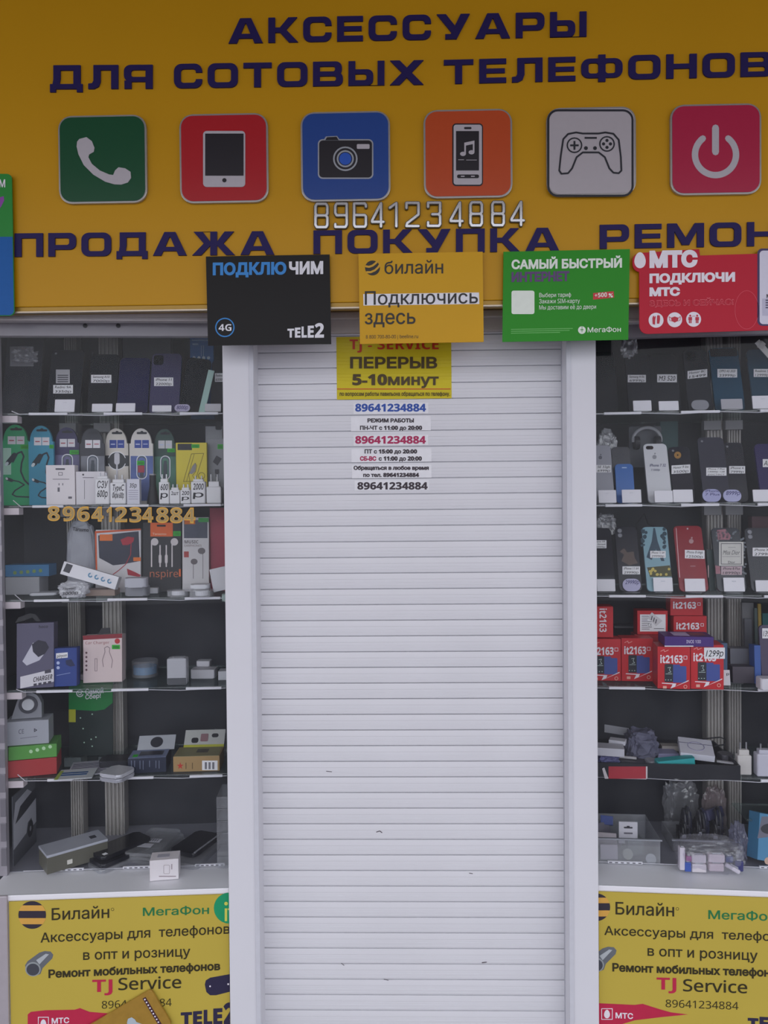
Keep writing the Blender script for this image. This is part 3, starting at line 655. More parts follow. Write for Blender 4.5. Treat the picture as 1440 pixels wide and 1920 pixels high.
def phone(c, label, x0, x1, yt, k, col, w=.175, tilt=20., roll=0., cam=None, tagbox=None, lines=(), th=.0085, rough=.22, yaw=0., skew=0., case=None, dy=0., cat='phone'):
    M = place(c, (x0+x1)/2, w, c.z[k]+.001+th*math.sin(R(abs(tilt)))+(x1-x0)*.00075*math.sin(R(abs(roll))), tilt, yaw, roll); Wd, h = dims(M, x0, x1, yt)
    root = thing('smartphone', label, cat, M, 'used phones standing on the glass shelves'); hw = Wd/2
    MB().prism(rr(-hw, 0, hw, h, min(.011, hw*.35)), 0, th, .0016).build('body', mat(col, rough, 0, .06, 12.), root)
    f = Face(root, M, 0.); f.W, f.H = Wd, h
    if cam == 'square':
        q = rr(-hw+.005, h-.036, -hw+.033, h-.006, .007); m_ = MB().prism(q, -.0016, .001).build('camera_module', mat('#22232a', .2), root)
        for dx, dz in ((.012, .013), (.012, .026), (.024, .020)): MB().lathe([(.0001, 0), (.0052, 0), (.0046, .0012), (.0001, .0012)], seg=14).build('lens', mat('#14151a', .08), m_, T(-hw+.002+dx, -.0016, h-.040+dz) @ RX(R(90)))
    elif cam == 'pill':
        m_ = MB().prism(rr(-hw+.007, h-.018, -hw+.028, h-.007, .0055), -.0012, .001).build('camera_module', mat('#2a2024', .15), root)
        MB().lathe([(.0001, 0), (.0042, 0), (.0038, .001), (.0001, .001)], seg=14).build('lens', mat('#0c0c10', .06), m_, T(-hw+.013, -.0012, h-.0125) @ RX(R(90)))
    elif cam == 'bar':
        MB().prism(rr(-hw+.003, h-.028, hw-.003, h-.003, .004), -.0014, .001).build('camera_module', mat('#23252c', .15), root)
    elif cam == 'dot':
        MB().lathe([(.0001, 0), (.0036, 0), (.0032, .001), (.0001, .001)], seg=14).build('lens', mat('#7c7c84', .15), root, T(-hw+.012, -.0002, h-.012) @ RX(R(90)))
    elif cam == 'rings':
        for dz in (.012, .026): MB().lathe([(.0001, 0), (.0062, 0), (.0062, .0016), (.0048, .0016), (.0046, .0008), (.0001, .0008)], seg=18).build('lens', mat('#8c8c94', .2), root, T(-hw+.013, -.0002, h-dz) @ RX(R(90)))
    if tagbox: f.label(*tagbox, lines, lay=2, skew=skew, dy=dy)
    return root, f
def holder(c, label, x0, y0, x1, y1, k, w=.14, col='#e9e6ee', disc=True, lines=None, oval=False):
    if k >= 2: w = min(max(onz(c, (x0+x1)/2, y1, k, .002)[1], FRONT+.008), w+.03)
    M0 = place(c, (x0+x1)/2, w, c.z[k]+.0004); R12 = T(0, 0, .004) @ RX(R(-12)); M = M0 @ R12; Wd, h = dims(M, x0, x1, y0); h = max(h, .012)
    root = thing('phone_holder', label, 'phone holder', M0, 'white-fronted phone holders on the glass shelves')
    hw = Wd/2
    fc = MB().prism(rr(-hw, 0, hw, h, h*.48 if oval else .0012), 0, .003, .0006).build('front_card', mat(col, .55, 0, .03), root, R12)
    if disc: MB().lathe([(.0001, 0), (.026, 0), (.026, .0022), (.0001, .0022)], seg=24).build('foot_plate', CASEC, root, T(0, .016, 0))
    else: MB().box(-hw*.9, hw*.9, -.004, .045, 0, .0022, .0006).build('foot_plate', CASEC, root)
    MB().box(-.006, .006, .0035, .010, 0, h*.8, .001).build('stem', CASEC, root, T(0, .002, .0025))
    if lines:
        f = Face(root, M, 0.); n = len(lines)
        for i, t in enumerate(lines): f.text(t, x0+4, y0+(y1-y0)*(i+.2)/n, x1-4, y0+(y1-y0)*(i+.85)/n, mat('#34306a', .5), 0, 'h', .006, 1, .15, parent=fc)
    return root
def charger(c, label, x0, x1, yt, k, w, lines=(), col='#e8e6ea', body=.74, z0=0., yaw=0., group='white charger plugs on the left display shelves', ink=None):
    M = place(c, (x0+x1)/2, w, c.z[k]+z0+.0004, 0, yaw); Wd, h = dims(M, x0, x1, yt)
    root = thing('charger_plug', label, 'charger', M, group); hw = Wd/2; hb = h*body
    MB().box(-hw, hw, 0, Wd*.62, 0, hb, min(.004, hw*.2), 3).build('body', mat(col, .3, 0, .02), root, smooth=False)
    MB().box(-hw*.72, hw*.72, Wd*.1, Wd*.52, hb-.001, hb+h*(1-body)*.42, .002).build('plug_collar', mat(col, .3, 0, .02), root)
    for s in (-1, 1): MB().tube([(s*hw*.42, Wd*.31, hb), (s*hw*.42, Wd*.31, h)], .0021, 8).build('prong', mat('#b8b8be', .3, .7), root)
    f = Face(root, M, 0.); f.W, f.H = Wd, h
    if lines:
        n = len(lines); yb = proj(M @ Vector((0, 0, 0)))[1]; ya = proj(M @ Vector((0, 0, hb)))[1]
        for i, t in enumerate(lines): f.text(t, x0+(x1-x0)*.14, ya+(yb-ya)*(.10+.34*i), x1-(x1-x0)*.14, ya+(yb-ya)*(.10+.34*i+.27), ink or INK, 0, 'h', .012, 1, .1)
    return root, f
def bag(c, name, label, cat, x0, x1, yt, k, w, D, seed, m=None, z0=0., amp=.2, content=None, group=None, H=None, yaw=0.):
    M = place(c, (x0+x1)/2, w, c.z[k]+z0, 0, yaw); Wd, h = dims(M, x0, x1, yt); h = H or h
    root = thing(name, label, cat, M, group)
    MB().blob(Wd, D, h, seed, amp, 9., 4).build('film', m or FILM, root, T(0, D/2, 0))
    return root, Wd, h
def slab(c, name, label, cat, px, py, k, L, Wd, t, yaw, col, dz=0., tilt=0., roll=0., rough=.4, bev=.0008, part='box', group=None, r=None):
    """a flat thing lying on a shelf; px, py is the middle of its top"""
    u, w = onz(c, px, py, k, dz+t); w2 = max(w, FRONT-.02+Wd*.4 if k < 5 else FRONT+Wd*.3); u += 0 if w2 == w else 0; w = w2; M = c.M @ T(u, w, c.z[k]+dz+.0004) @ RZ(R(yaw)) @ RY(R(roll)) @ RX(R(tilt))
    root = thing(name, label, cat, M, group); m = mat(col, rough, 0, .05, 20.) if isinstance(col, str) else col
    if r:
        b = MB(); b.prism([(x, y) for x, y in rr(-L/2, -Wd/2, L/2, Wd/2, r)], 0, t, min(.003, t*.3)); b.build(part, m, root, T(0, 0, t) @ RX(R(-90)))
    else: MB().box(-L/2, L/2, -Wd/2, Wd/2, 0, t, bev).build(part, m, root)
    return root
def topmark(root, name, rects, t, m):
    b = MB()
    for x0, y0, x1, y1 in rects: b.box(x0, x1, y0, y1, t-.0002, t+.0004)
    return b.build(name, m, root)
GRN = mat('#2fb02c', .5); BLU2 = mat('#2f4fa8', .4)
def green_tag(f, x0, y0, x1, y1, lay=3, t='250р'):
    L = f.poly('price_sticker', [rect(x0, y0, x1, y1)], GRN, lay); f.text(t, x0+2, y0+2, x1-2, y1-2, mat('#14501c', .5), 0, 'h', .01, lay+1, .1, parent=L)

# ------------------------------------------------------------------ lower advertising panels
def advert(c, label, xa, xb, clip):
    M = c.M @ T(0, -.0008, 0); root = thing('advertising_panel', label, 'advertising panel', M, 'yellow printed panels under the display cases')
    MB().box(xa, xb, 0, .0035, .06, c.zs-.016).build('sheet', mat('#c4ae4c', .4, 0, .05, 4., .25), root)
    return root, Face(root, M, clip=clip)
BK = mat('#3a3420', .5); GT = mat('#2a7a4a', .5); PK = mat('#c02c4c', .5); DN = mat('#34304a', .45)
ORG = mat('#e09a50', .5); STL = mat('#8e949a', .35, .3)
def egg(cx, cy, rx, ry): return [(cx+rx*math.sin(a)*(1-.14*math.cos(a)), cy-ry*math.cos(a)) for a in [2*math.pi*i/24 for i in range(24)]]
def ball(f, cx, cy, r):
    f.poly('ball_logo', [circ(cx, cy, r, 40)], mat('#38323e', .5))
    def band(a, b_):
        A = math.degrees(math.asin(a)); B = math.degrees(math.asin(b_))
        return arc(cx, cy, r, A, B, 8)+arc(cx, cy, r, 180-B, 180-A, 8)
    f.poly('ball_band', [band(-.70, -.30), band(.22, .66)], mat('#dca850', .5), 2)
BI, FI = KL, None
a1, f = advert(KL, 'yellow printed advertising panel below the left display case', hit(KL.M, 15.5, 1780, -.006)[0]+.001, KL.x1-.001, [rect(431.3, 1600, 560, 2000)])
ball(f, 60.5, 1715.5, 26)
f.text('Билайн', 97, 1703, 205, 1725, BK, -4.5, off=.01); f.poly('ring_mark', stroke(circ(211, 1705, 2.6, 14), .7, True), BK)
f.text('МегаФон', 268, 1702, 392, 1717, GT, -4, off=.015)
f.poly('round_logo', [circ(430, 1702.6, 29, 40)], mat('#1e9a6a', .5)); f.poly('logo_figure', [circ(424, 1694, 3.4), rect(421.5, 1703, 426, 1727), rect(427, 1703, 431, 1706), rect(431, 1703, 434, 1727)], mat('#dcd860', .5), 2)
f.text('Аксессуары для  телефонов', 76, 1749, 431, 1767, BK, -17, off=.012)
f.text('в опт и розницу', 156, 1781, 357, 1799.5, BK, -7, off=.012)
f.text('Ремонт мобильных телефонов', 91, 1818.5, 413, 1833, BK, -15, off=.04)
f.text('TJ', 173, 1837, 211, 1860, PK, -1); f.text('Service', 222, 1834, 340, 1856, BK, -4, 'r', .012); f.text(N, 191, 1876.8, 322, 1891, BK, -5, 'r')
f.poly('brush_stroke', [[(52, 1940), (52, 1902), (58, 1897), (85, 1894), (140, 1893), (150, 1890), (168, 1897), (215, 1901), (200, 1907), (212, 1913), (190, 1940)]], PK)
f.poly('square_logo', stroke([(72, 1907), (91, 1907), (91, 1930), (72, 1930)], 1.3, True)+[[egg(81.5, 1919, 5.5, 8)]], W4, 2); f.text('МТС', 97, 1909, 130, 1919, W4, -1.5, off=.03)
for ch, x0, y0, x1 in (('T', 339, 1899, 360), ('E', 362, 1897, 379), ('L', 382, 1894.5, 398), ('E', 400, 1892, 417), ('2', 419, 1882, 440)): f.text(ch, x0, y0, x1, 1921, DN, -1, off=.03)
def cylpic(f, dx, dy):
    o = lambda L: [(x+dx, y+dy) for x, y in L]
    f.poly('charger_picture', [o([(47, 1810), (52, 1802), (74, 1786), (84, 1783), (95, 1784), (100, 1790), (98, 1797), (80, 1815), (76, 1826), (66, 1830), (54, 1828)])], mat('#6c7076', .4), 1)
    f.poly('picture_highlight', [o([(68, 1800), (86, 1788), (92, 1789), (74, 1808)])], mat('#b4babe', .4), 2)
    f.poly('charger_mouth', [o(circ(62, 1817, 14.5, 26, 13.5))], mat('#9aa0a2', .4), 2); f.poly('mouth_shade', [o(circ(62, 1817.5, 12, 26, 11.2))], mat('#4c4e56', .4), 3)
cylpic(f, 0, 0)
f.poly('cylinder_picture', [[(384, 1846), (386, 1838), (394, 1833), (433, 1826), (440, 1826), (440, 1857), (405, 1866), (394, 1866), (387, 1860)]], DN, 1); f.poly('picture_highlight', [circ(394, 1849, 1.6), circ(428, 1845, 1.8)], W4, 2)
a2, f = advert(KR, 'yellow printed advertising panel below the right display case', KR.x0+.001, KR.x1, [rect(1000, 1600, 1121.5, 2000)])
ball(f, 1118, 1701, 26)
f.text('Билайн', 1154, 1691, 1264, 1714, BK, 4, off=.01); f.poly('ring_mark', stroke(circ(1270, 1704, 2.6, 14), .7, True), BK)
f.text('МегаФон', 1328, 1706.5, 1455, 1722.5, GT, 4, off=.015); f.text('Аксессуары для  телефонов', 1133, 1736, 1490, 1752.5, BK, 13, off=.012)
f.text('в опт и розницу', 1214, 1773, 1420.6, 1791.5, BK, 9, off=.012); f.text('Ремонт мобильных телефонов', 1148, 1806, 1470, 1820.5, BK, 11, off=.04)
f.text('TJ', 1231, 1832.5, 1268, 1855, PK, 1); f.text('Service', 1280.6, 1836, 1401, 1858, BK, 4, 'r', .012); f.text(N, 1248, 1874, 1384.5, 1888, BK, 5, 'r')
f.poly('brush_stroke', [[(1105, 1940), (1105, 1880), (1190, 1884), (1205, 1882), (1240, 1893), (1258, 1898), (1290, 1902), (1240, 1907), (1190, 1913), (1160, 1922), (1150, 1940)]], PK)
f.poly('square_logo', stroke([(1128, 1891), (1148, 1891), (1148, 1911), (1128, 1911)], 1.3, True)+[[egg(1138, 1901, 5.5, 8)]], W4, 2); f.text('МТС', 1154, 1898.5, 1187, 1908.5, W4, 1.5, off=.03)
cylpic(f, 1056, -8)
for ch, x0, y0, x1 in (('T', 1402, 1909, 1422), ('E', 1424, 1907, 1441), ('L', 1444, 1906, 1460)): f.text(ch, x0, y0, x1, 1930, DN, 1, off=.03)

# flat gold packet taped against the left panel
pa = KL.M @ T(*[hit(KL.M, 240, 1925, -.012)[0], -.012, hit(KL.M, 240, 1925, -.012)[1]]) @ RY(R(61))
root = thing('case_packet', 'flat gold packet with pale picture and dotted dark edge against the lower left yellow panel', 'packet', pa)
MB().prism(rr(-.055, -.10, .055, .10, .008), 0, .006, .001).build('pouch', mat('#b08a3e', .3, .15, .2, 40.), root)
MB().box(-.045, .045, -.0012, .0, .070, .078).build('dark_edge_strip', mat('#4a2c3c', .4), root)
mb = MB()
for i in range(10): mb.box(-.042+.0088*i, -.0385+.0088*i, -.0018, -.0012, .0722, .0758)
mb.build('dot_pattern', PAPER, root)
Face(root, pa, 0.).poly('bird_picture', [[(238, 1918), (240, 1910), (247, 1907), (253, 1911), (256, 1916), (272, 1922), (268, 1930), (244, 1930)]], mat('#b8c4cc', .5), 2)

# ================================================================== LEFT CASE, top shelf
L = KL
r_, f = phone(L, 'dark tablet with pale paper label, hard by the left corner post on the top shelf', 2, 72, 622, 0, '#33353d', w=.21, tilt=12)
f.label(19, 650, 63, 687, [], lay=2, name='paper_label', m=mat('#8c8c92', .6))
r_, f = phone(L, 'black phone with white barcode sticker above its price label, top shelf', 86, 148, 656, 0, '#25272e', w=.185, tilt=16, tagbox=(100, 722, 137, 738), lines=['Redmi 9A', '3350р'], cam='dot')
f.label(105, 693, 131, 719, [], lay=2, name='barcode_sticker', m=mat('#b8b6bc', .6)); f.poly('barcode_lines', [rect(108, 703+i*4, 128, 705+i*4) for i in range(4)], mat('#55545c', .6), 3)
holder(L, 'white holder under the black phone with barcode sticker', 102, 749, 139, 768, 0)
phone(L, 'black phone with single price label in front of the grey rear post', 162, 216, 664, 0, '#22242a', tilt=16, tagbox=(171, 703, 209, 718), lines=['Samsung A10', '7000р'])
holder(L, 'white holder under the black phone before the rear post', 172, 757, 210, 769, 0)
phone(L, 'dark navy phone without any label, top shelf of the left case', 218, 276, 671, 0, '#2a2a4e', tilt=16)
holder(L, 'white rounded holder under the unlabelled navy phone', 217, 756, 253, 769, 0)
phone(L, 'slate purple phone with square camera block, top shelf of the left case', 279, 335, 663, 0, '#4a4766', tilt=16, cam='square', tagbox=(289, 708, 325, 724), lines=['iPhone 11', '22000р'])
holder(L, 'white holder under the slate purple phone', 285, 760, 321, 770, 0)
phone(L, 'plain black phone leaning towards the post, with pale green sliver beside it', 334, 380, 672, 0, '#1e2026', tilt=16, roll=7)
holder(L, 'lilac oval tag holder at the foot of the plain black leaning phone', 327, 758, 356, 769, 0, col='#b0a8c4', oval=True, lines=['8000р'])
r_, f = carton(L, 'glass_protector', 'narrow pale green screen protector leaning between two black phones', 'screen protector', 372, 384, 694, 0, .155, '#a8c8c0', .003, 8, 0, 12, part='sheet')  # pale strip imitates the reflection on a phone's side
phone(L, 'black phone half hidden by the left white post, top shelf', 394, 440, 675, 0, '#24262c', tilt=16, tagbox=(403, 700, 418, 716), lines=['Redmi', '6500'])
holder(L, 'grey white holder nearest the left white post, top shelf', 384, 757, 414, 771, 0, col='#c8c6cc')
r_, f = carton(L, 'protector_pack', 'bright blue accessory pack behind the phones, below the black poster', 'pack', 358, 402, 632, 0, .30, '#2a6cb0', .012)
f.poly('pack_print', [rect(360, 637, 392, 639), rect(361, 644, 372, 647)]+[rect(377+dx, 648, 378+dx, 668) for dx in (0, 4)], mat('#9cc0e0', .5), 2); f.poly('dot_row', [circ(364+9*i, 671, 3) for i in range(4)], mat('#c8dcec', .5), 2)
r_, f = carton(L, 'carton', 'grey carton standing at the back behind the navy phone', 'carton', 232, 322, 632, 0, .29, '#3a3c44', .04)

# ------------------------------------------------------------------ second shelf: cable packs in a row
def cable_pack(label, x0, x1, yt, col, patch, kind, tagq=None, w=.235, low=None):
    w = .235 if round((x0-5)/48.) % 2 else .255
    r_, f = carton(L, 'cable_pack', label, 'cable pack', x0, x1, yt, 1, w, col, .010, 0, group='hanging cable packs on the second shelf', part='card', shape='hang')
    ws = x1-x0; cx = (x0+x1)/2
    f.poly('hang_slot', [rr(cx-ws*.22, yt+7, cx+ws*.22, yt+11, 2), rr(cx-ws*.06, yt+5, cx+ws*.06, yt+10, 2)], mat('#2a2c34', .6), 1)
    p_ = f.poly('logo_patches', [rect(cx-ws*.31, yt+22, cx-ws*.02, yt+37), rect(cx+ws*.01, yt+22, cx+ws*.3, yt+37)], mat(patch, .5), 1)
    f.poly('logo_print', [rect(cx-ws*.26, yt+29, cx-ws*.08, yt+31), rect(cx+ws*.06, yt+29, cx+ws*.25, yt+30.5)], mat('#b04a58' if patch[1] == 'e' else '#c8d0ec', .5), 2, parent=p_)
    if low: f.poly('printed_lower_half', [rect(x0+1, yt+52, x1-1, 939)], mat(low, .5, 0, .5, 26.), 1)
    C_ = mat('#20303a', .5)
    if kind == 'cable':
        f.poly('cable_picture', stroke([(cx-ws*.12, yt+70), (cx+ws*.05, yt+54), (cx+ws*.2, yt+51), (cx+ws*.28, yt+60), (cx+ws*.2, yt+72), (cx+ws*.17, yt+88), (cx+ws*.3, yt+104), (cx+ws*.46, yt+112)], 3.2)+stroke([(cx-ws*.28, yt+103), (cx+ws*.1, yt+107), (cx+ws*.3, yt+113), (cx-ws*.05, yt+124), (cx-ws*.14, yt+131), (cx, yt+135), (cx+ws*.46, yt+136)], 2.4), C_, 2)
        f.poly('plug_picture', stroke([(cx-ws*.3, yt+72), (cx-ws*.06, yt+57)], 9)+stroke([(cx-ws*.32, yt+102), (cx-ws*.16, yt+105)], 6), C_, 3); f.poly('plug_tip', stroke([(cx-ws*.36, yt+75), (cx-ws*.32, yt+72.5)], 5.5)+stroke([(cx-ws*.35, yt+101), (cx-ws*.33, yt+102)], 4), mat('#d8e4e8', .4), 4)
    elif kind == 'oval':
        f.poly('blister_window', [rr(cx-ws*.2, yt+52, cx+ws*.2, yt+94, 9)], mat('#5a6470', .25), 2, [rr(cx-ws*.15, yt+54.5, cx+ws*.15, yt+91.5, 7)]); f.poly('window_rim', stroke(rr(cx-ws*.21, yt+51, cx+ws*.21, yt+95, 9), 1.3, True), mat('#e0e0e8', .2, .2), 3)
        f.poly('connector_picture', [rr(cx-3.5, yt+66, cx+3.5, yt+92, 2), rr(cx-2.5, yt+60, cx+2.5, yt+68, 1)], mat('#3c4450', .4), 3)
    elif kind == 'disc':
        f.poly('dark_disc', [circ(cx, yt+61, 16), rect(x0, yt+51, x1, yt+71)], mat('#23252e', .3), 2); f.poly('disc_rim', stroke(arc(cx, yt+61, 16.5, 200, 340), 1.2)+stroke(arc(cx, yt+61, 16.5, 20, 160), 1.2), mat('#eeeef4', .2, .2), 3)
        f.poly('connector_picture', [rr(cx-5, yt+46, cx+5, yt+68, 4), rect(cx-1.5, yt+66, cx+1.5, yt+110)], mat('#d4d2da', .4), 4)
    if tagq: green_tag(f, *tagq, lay=5)
    return f
f = cable_pack('green cable pack with looping dark cable, first in the row', 5, 56, 796, '#2fae72', '#e8e4ea', 'cable', (39, 834, 54, 842)); f.poly('pale_patch', [rect(6, 840, 21, 890)], mat('#b8e0cc', .5), 1)
cable_pack('turquoise cable pack with looping dark cable, second in the row', 55, 102, 798, '#3a98b8', '#e8e4ea', 'cable', (93, 834, 101, 841), .21)
cable_pack('purple cable pack with white patches, behind the first white carton', 103, 150, 801, '#3c3560', '#e8e4ea', 'oval', (131, 844, 148, 852), .207, '#6c6890')
cable_pack('charcoal cable pack with white patches, fourth in the row', 151, 197, 803, '#33353f', '#e8e4ea', 'oval', None, .21, '#7a7c86')
cable_pack('cream cable pack with black band and white plug', 197, 242, 803, '#e0d8d0', '#3048a0', 'disc', None, .205)
f = cable_pack('cream and blue watercolour cable pack with red and green stickers', 244, 288, 803, '#ded8d4', '#3048a0', 'oval', (257, 864, 271, 872), .21, '#5a6ca8'); f.poly('red_panel', [rect(259, 873, 271, 886)], mat('#a83a48', .5), 4)
cable_pack('dark green cable pack with oval window, left of the yellow pack', 289, 331, 804, '#2c4a44', '#d8d6dc', 'oval', (314, 841, 328, 848), .207, '#4a7a68')
r_, f = carton(L, 'charger_pack', 'yellow pack with phone stand drawing, top corner cut away', 'pack', 331, 389, 830, 1, .212, '#e0cc3a', .016, part='card')
f.poly('dark_corner_print', [rect(333, 832, 360, 844)], mat('#2a2a32', .5), 1); green_tag(f, 359, 833, 374, 840, 2)
f.poly('phone_drawing', stroke([(344, 903), (359, 851), (382, 850), (366, 902)], .9, True)+stroke([(350, 902), (364, 852)], .8)+stroke(circ(378, 892, 6, 18), 1., True)+stroke([(357, 908), (354, 890), (361, 874), (366, 868), (369, 873), (367, 884), (361, 892), (371, 908)], .8), mat('#6a5a18', .5), 1); f.poly('drawing_shade', [[(355, 888), (361, 874), (366, 868), (368, 873), (366, 884), (360, 889)]], mat('#908c8c', .5), 2)
r_, f = carton(L, 'adapter_pack', 'grey pack with two small dark plug pictures next to the yellow pack', 'pack', 391, 432, 823, 1, .235, '#8f9096', .012, part='card')
f.poly('plug_pictures', [[(399, 866), (406, 854), (416, 860), (408, 873)], rect(403, 880, 411, 888), rect(404.5, 887, 409.5, 894)], mat('#3c3a42', .5), 1); green_tag(f, 408, 833, 418, 842, 2)
r_, f = carton(L, 'plug_card', 'white card with black plug picture high behind the grey pack', 'card', 386, 418, 799, 1, .30, '#a8a8ae', .006, z0=.11, part='card'); f.poly('plug_picture', [rr(404, 790, 416, 806, 3)], mat('#26262c', .5), 1)
# front row
r_, f = carton(L, 'adapter_box', 'white hang box with small black square logo in front of the purple pack', 'box', 87, 141, 872, 1, .182, '#ece4e8', .03)
f.poly('hang_slot', [rr(104, 878, 122, 881, 1.4)], mat('#50505a', .5), 1); f.poly('box_print', stroke([(110, 886), (117, 886), (117, 891), (110, 891)], 1., True)+[[rect(99, 898, 130, 899)], [rect(110, 906, 111.5, 910)], [rect(117, 906, 118.5, 910)], [rect(108, 914, 112, 922)], [rect(128, 931, 135, 935)]], mat('#6a6670', .5), 1)
r_, f = carton(L, 'adapter_box', 'white cable box with tiny black mark, right of the hang box', 'box', 143, 197, 884, 1, .184, '#e6e0e6', .03)
f.poly('box_print', [circ(156, 890, 1.8), rect(155, 895, 176, 896), rect(158, 900, 158.8, 936)], mat('#54505a', .5), 1)
charger(L, 'white plug with black handwriting, overlapping the white cable box', 178, 205, 886, 1, .142, ['СЗУ', '600р'], body=.82)
charger(L, 'white plug with dense handwritten lines, in front of the cream pack', 206, 236, 890, 1, .145, ['TypeC', 'Фирм 600р'])
r_, f = carton(L, 'plug_packet', 'white paper packet marked 35, beside the handwritten plug', 'packet', 238, 262, 898, 1, .145, '#dcdae6', .02); f.text('35р', 243, 906, 256, 914, INK, 0, 'h', .01, 1, .1); f.poly('print_lines', [rect(241, 919+i*4, 259, 920.2+i*4) for i in range(5)], mat('#a8a4b8', .5), 1)
M = place(L, 287, .175, L.z[1]+.0005); root = thing('cone_speaker', 'small black cone-shaped holder among the white plugs', 'holder', M)
MB().lathe([(.0001, 0), (.0165, 0), (.0165, .006), (.012, .034), (.009, .052), (.009, .082), (.0001, .082)], seg=24).build('body', mat('#1c1c22', .5), root, smooth=False); MB().lathe([(.0001, .082), (.0095, .082), (.0095, .086), (.0001, .086)], seg=20).build('cap', mat('#8c8c92', .3, .4), root)
charger(L, 'tall white plug marked 600 right of the black cone', 298, 317, 889, 1, .142, ['600', 'р'])
for q in (('small white cube plug marked with a scribble', 318, 337, ['2шт']), ('small white cube plug marked 200', 338, 357, ['200', 'р'])):
    charger(L, q[0], q[1], q[2], 908, 1, .142, q[3], body=.72)
charger(L, 'large white plug marked 2000 below the yellow pack', 358, 385, 892, 1, .145, ['2000', 'р'], body=.8)
charger(L, 'broad white plug without writing, nearest the left white post', 387, 415, 889, 1, .145, body=.58)

# gold digits on the glass
M = L.M @ T(0, -.0002, 0); root = thing('phone_number', 'gold outlined phone number digits stuck on the glass of the left case', 'number', M); f = Face(root, M)
GOLD = mat('#c89a44', .35, .35); PG = mat('#a08a5c', .4, .2)
xs = [89, 117, 144, 171, 199, 215, 242, 266, 292, 318, 344]; ws = [24, 24, 25, 24, 11, 24, 24, 22, 25, 25, 23]
for i, ch in enumerate(N):
    dg = f.text(ch, xs[i]+1, 950+.25*i, xs[i]+ws[i], 976+.45*i, GOLD, 0, 'b', .02, 1, thick=.003, name='digit')
    f.text(ch, xs[i]+2.6, 951.6+.25*i, xs[i]+ws[i]-1.6, 974.4+.45*i, PG, 0, 'b', -.016, 10.2, name='digit_face', parent=dg)

# ------------------------------------------------------------------ third shelf: earphones
r_, w_, h_ = bag(L, 'plastic_pouch', 'clear plastic pouch with dark print, left of the orange earphone box', 'pouch', 124, 178, 978, 2, .29, .03, 3, m=mat('#a9aab4', .25, 0, .25, 22.), amp=.08)
f = Face(r_, r_.matrix_world.copy(), -.006); f.text('Tarasmo', 136, 988, 166, 995, INK, 2, 'h', .01, 1, .1)
r_, f = carton(L, 'earphone_box', 'white and orange box with red earphone picture, second from left on its shelf', 'earphone box', 179, 264, 993, 2, .245, '#d8d4d8', .035, 3)
f.poly('orange_edge', [[(178, 1000), (181, 1000), (183, 1088), (180, 1088)], [(178, 1000), (178, 996), (264, 991), (264, 994)]], mat('#d85a28', .5), 1); f.poly('dark_photo', [[(184, 1004), (260, 996), (262, 1052), (230, 1058), (212, 1060), (186, 1046)]], mat('#2a2c40', .4, 0, .3, 30.), 1)
f.poly('orange_logo', [rect(187, 1002, 211, 1014), rect(250, 1045, 264, 1052)], mat('#e8742a', .5), 2); f.poly('red_earphone_picture', [[(226, 1012), (240, 1006), (252, 1008), (250, 1016), (240, 1022), (230, 1022)], [(238, 1066), (252, 1072), (264, 1078), (262, 1082), (240, 1078)]]+[q for s in stroke([(246, 1018), (245, 1040), (236, 1058), (222, 1070), (212, 1077)], 1.4) for q in s], mat('#b02a3c', .5), 3)
r_, f = carton(L, 'earphone_box', 'black box with white wired earphones and orange hang tab', 'earphone box', 268, 340, 979, 2, .243, '#26262c', .03, 3)
f.poly('orange_tab', [rect(282, 980, 324, 1006)], mat('#e8682a', .5), 1); f.poly('hang_slot', [rr(294, 984, 311, 987.5, 1.6)], INK, 2); f.text('Tarasmo', 286, 999, 312, 1003, mat('#f0c8a8', .5), 0, 'h', .01, 2); green_tag(f, 325, 996, 339, 1005)
f.poly('white_earphone_picture', [circ(290, 1016, 7), circ(327, 1016, 7), rect(283, 1016, 285.4, 1063), rect(321.5, 1016, 323.8, 1063), rect(299, 1022, 301.4, 1063), rr(297.6, 1040, 302.8, 1056, 2), rect(310.6, 1022, 313, 1063), rr(309.2, 1040, 314.4, 1056, 2)], mat('#d8d0d2', .5), 1)
f.text('nspire', 281, 1069, 334, 1082, mat('#c06a4a', .5), 0, 'r', 0, 1); f.poly('orange_bar', [rect(335.5, 1067, 339, 1081)], mat('#e8682a', .5), 1)
r_, f = carton(L, 'earphone_box', 'white box with grey metal earphone drawings and green corner', 'earphone box', 342, 392, 970, 2, .24, '#d9d5d8', .03, 3)
f.poly('dark_photo', [rect(345, 975, 389, 1009)], mat('#4a4e60', .4, 0, .5, 40.), 1); f.poly('orange_corner', [rect(346, 974, 366, 983)], mat('#d8702c', .5), 2); f.poly('green_corner', [rect(372, 971, 391, 979)], mat('#3aa048', .5), 2); f.text('MUSIC', 346, 1013, 372, 1019, mat('#6a6064', .5), 0, 'b', 0, 1); f.text('EARPHONES', 346, 1021, 378, 1025, mat('#7a6064', .5), 0, 'r', 0, 1)
f.poly('metal_earphone_picture', [circ(378, 1033, 7, 18, 6), circ(364, 1053, 6.5, 18, 5.5), rect(380, 1038, 381, 1085), rect(362, 1058, 363, 1085)], mat('#6c6468', .4), 1); f.poly('red_badge', [rect(345, 1034, 354, 1045)], mat('#b04444', .5), 1)
carton(L, 'carton', 'crimson carton beside the left white post, right of the earphone boxes', 'carton', 395, 440, 952, 2, .26, '#a83850', .04)
r0, f0 = carton(L, 'carton', 'pale carton beneath the blue dotted box', 'carton', 10, 74, 1082, 2, .235, '#a4a4aa', .07, bev=.002)
Z0 = f0.H+.001
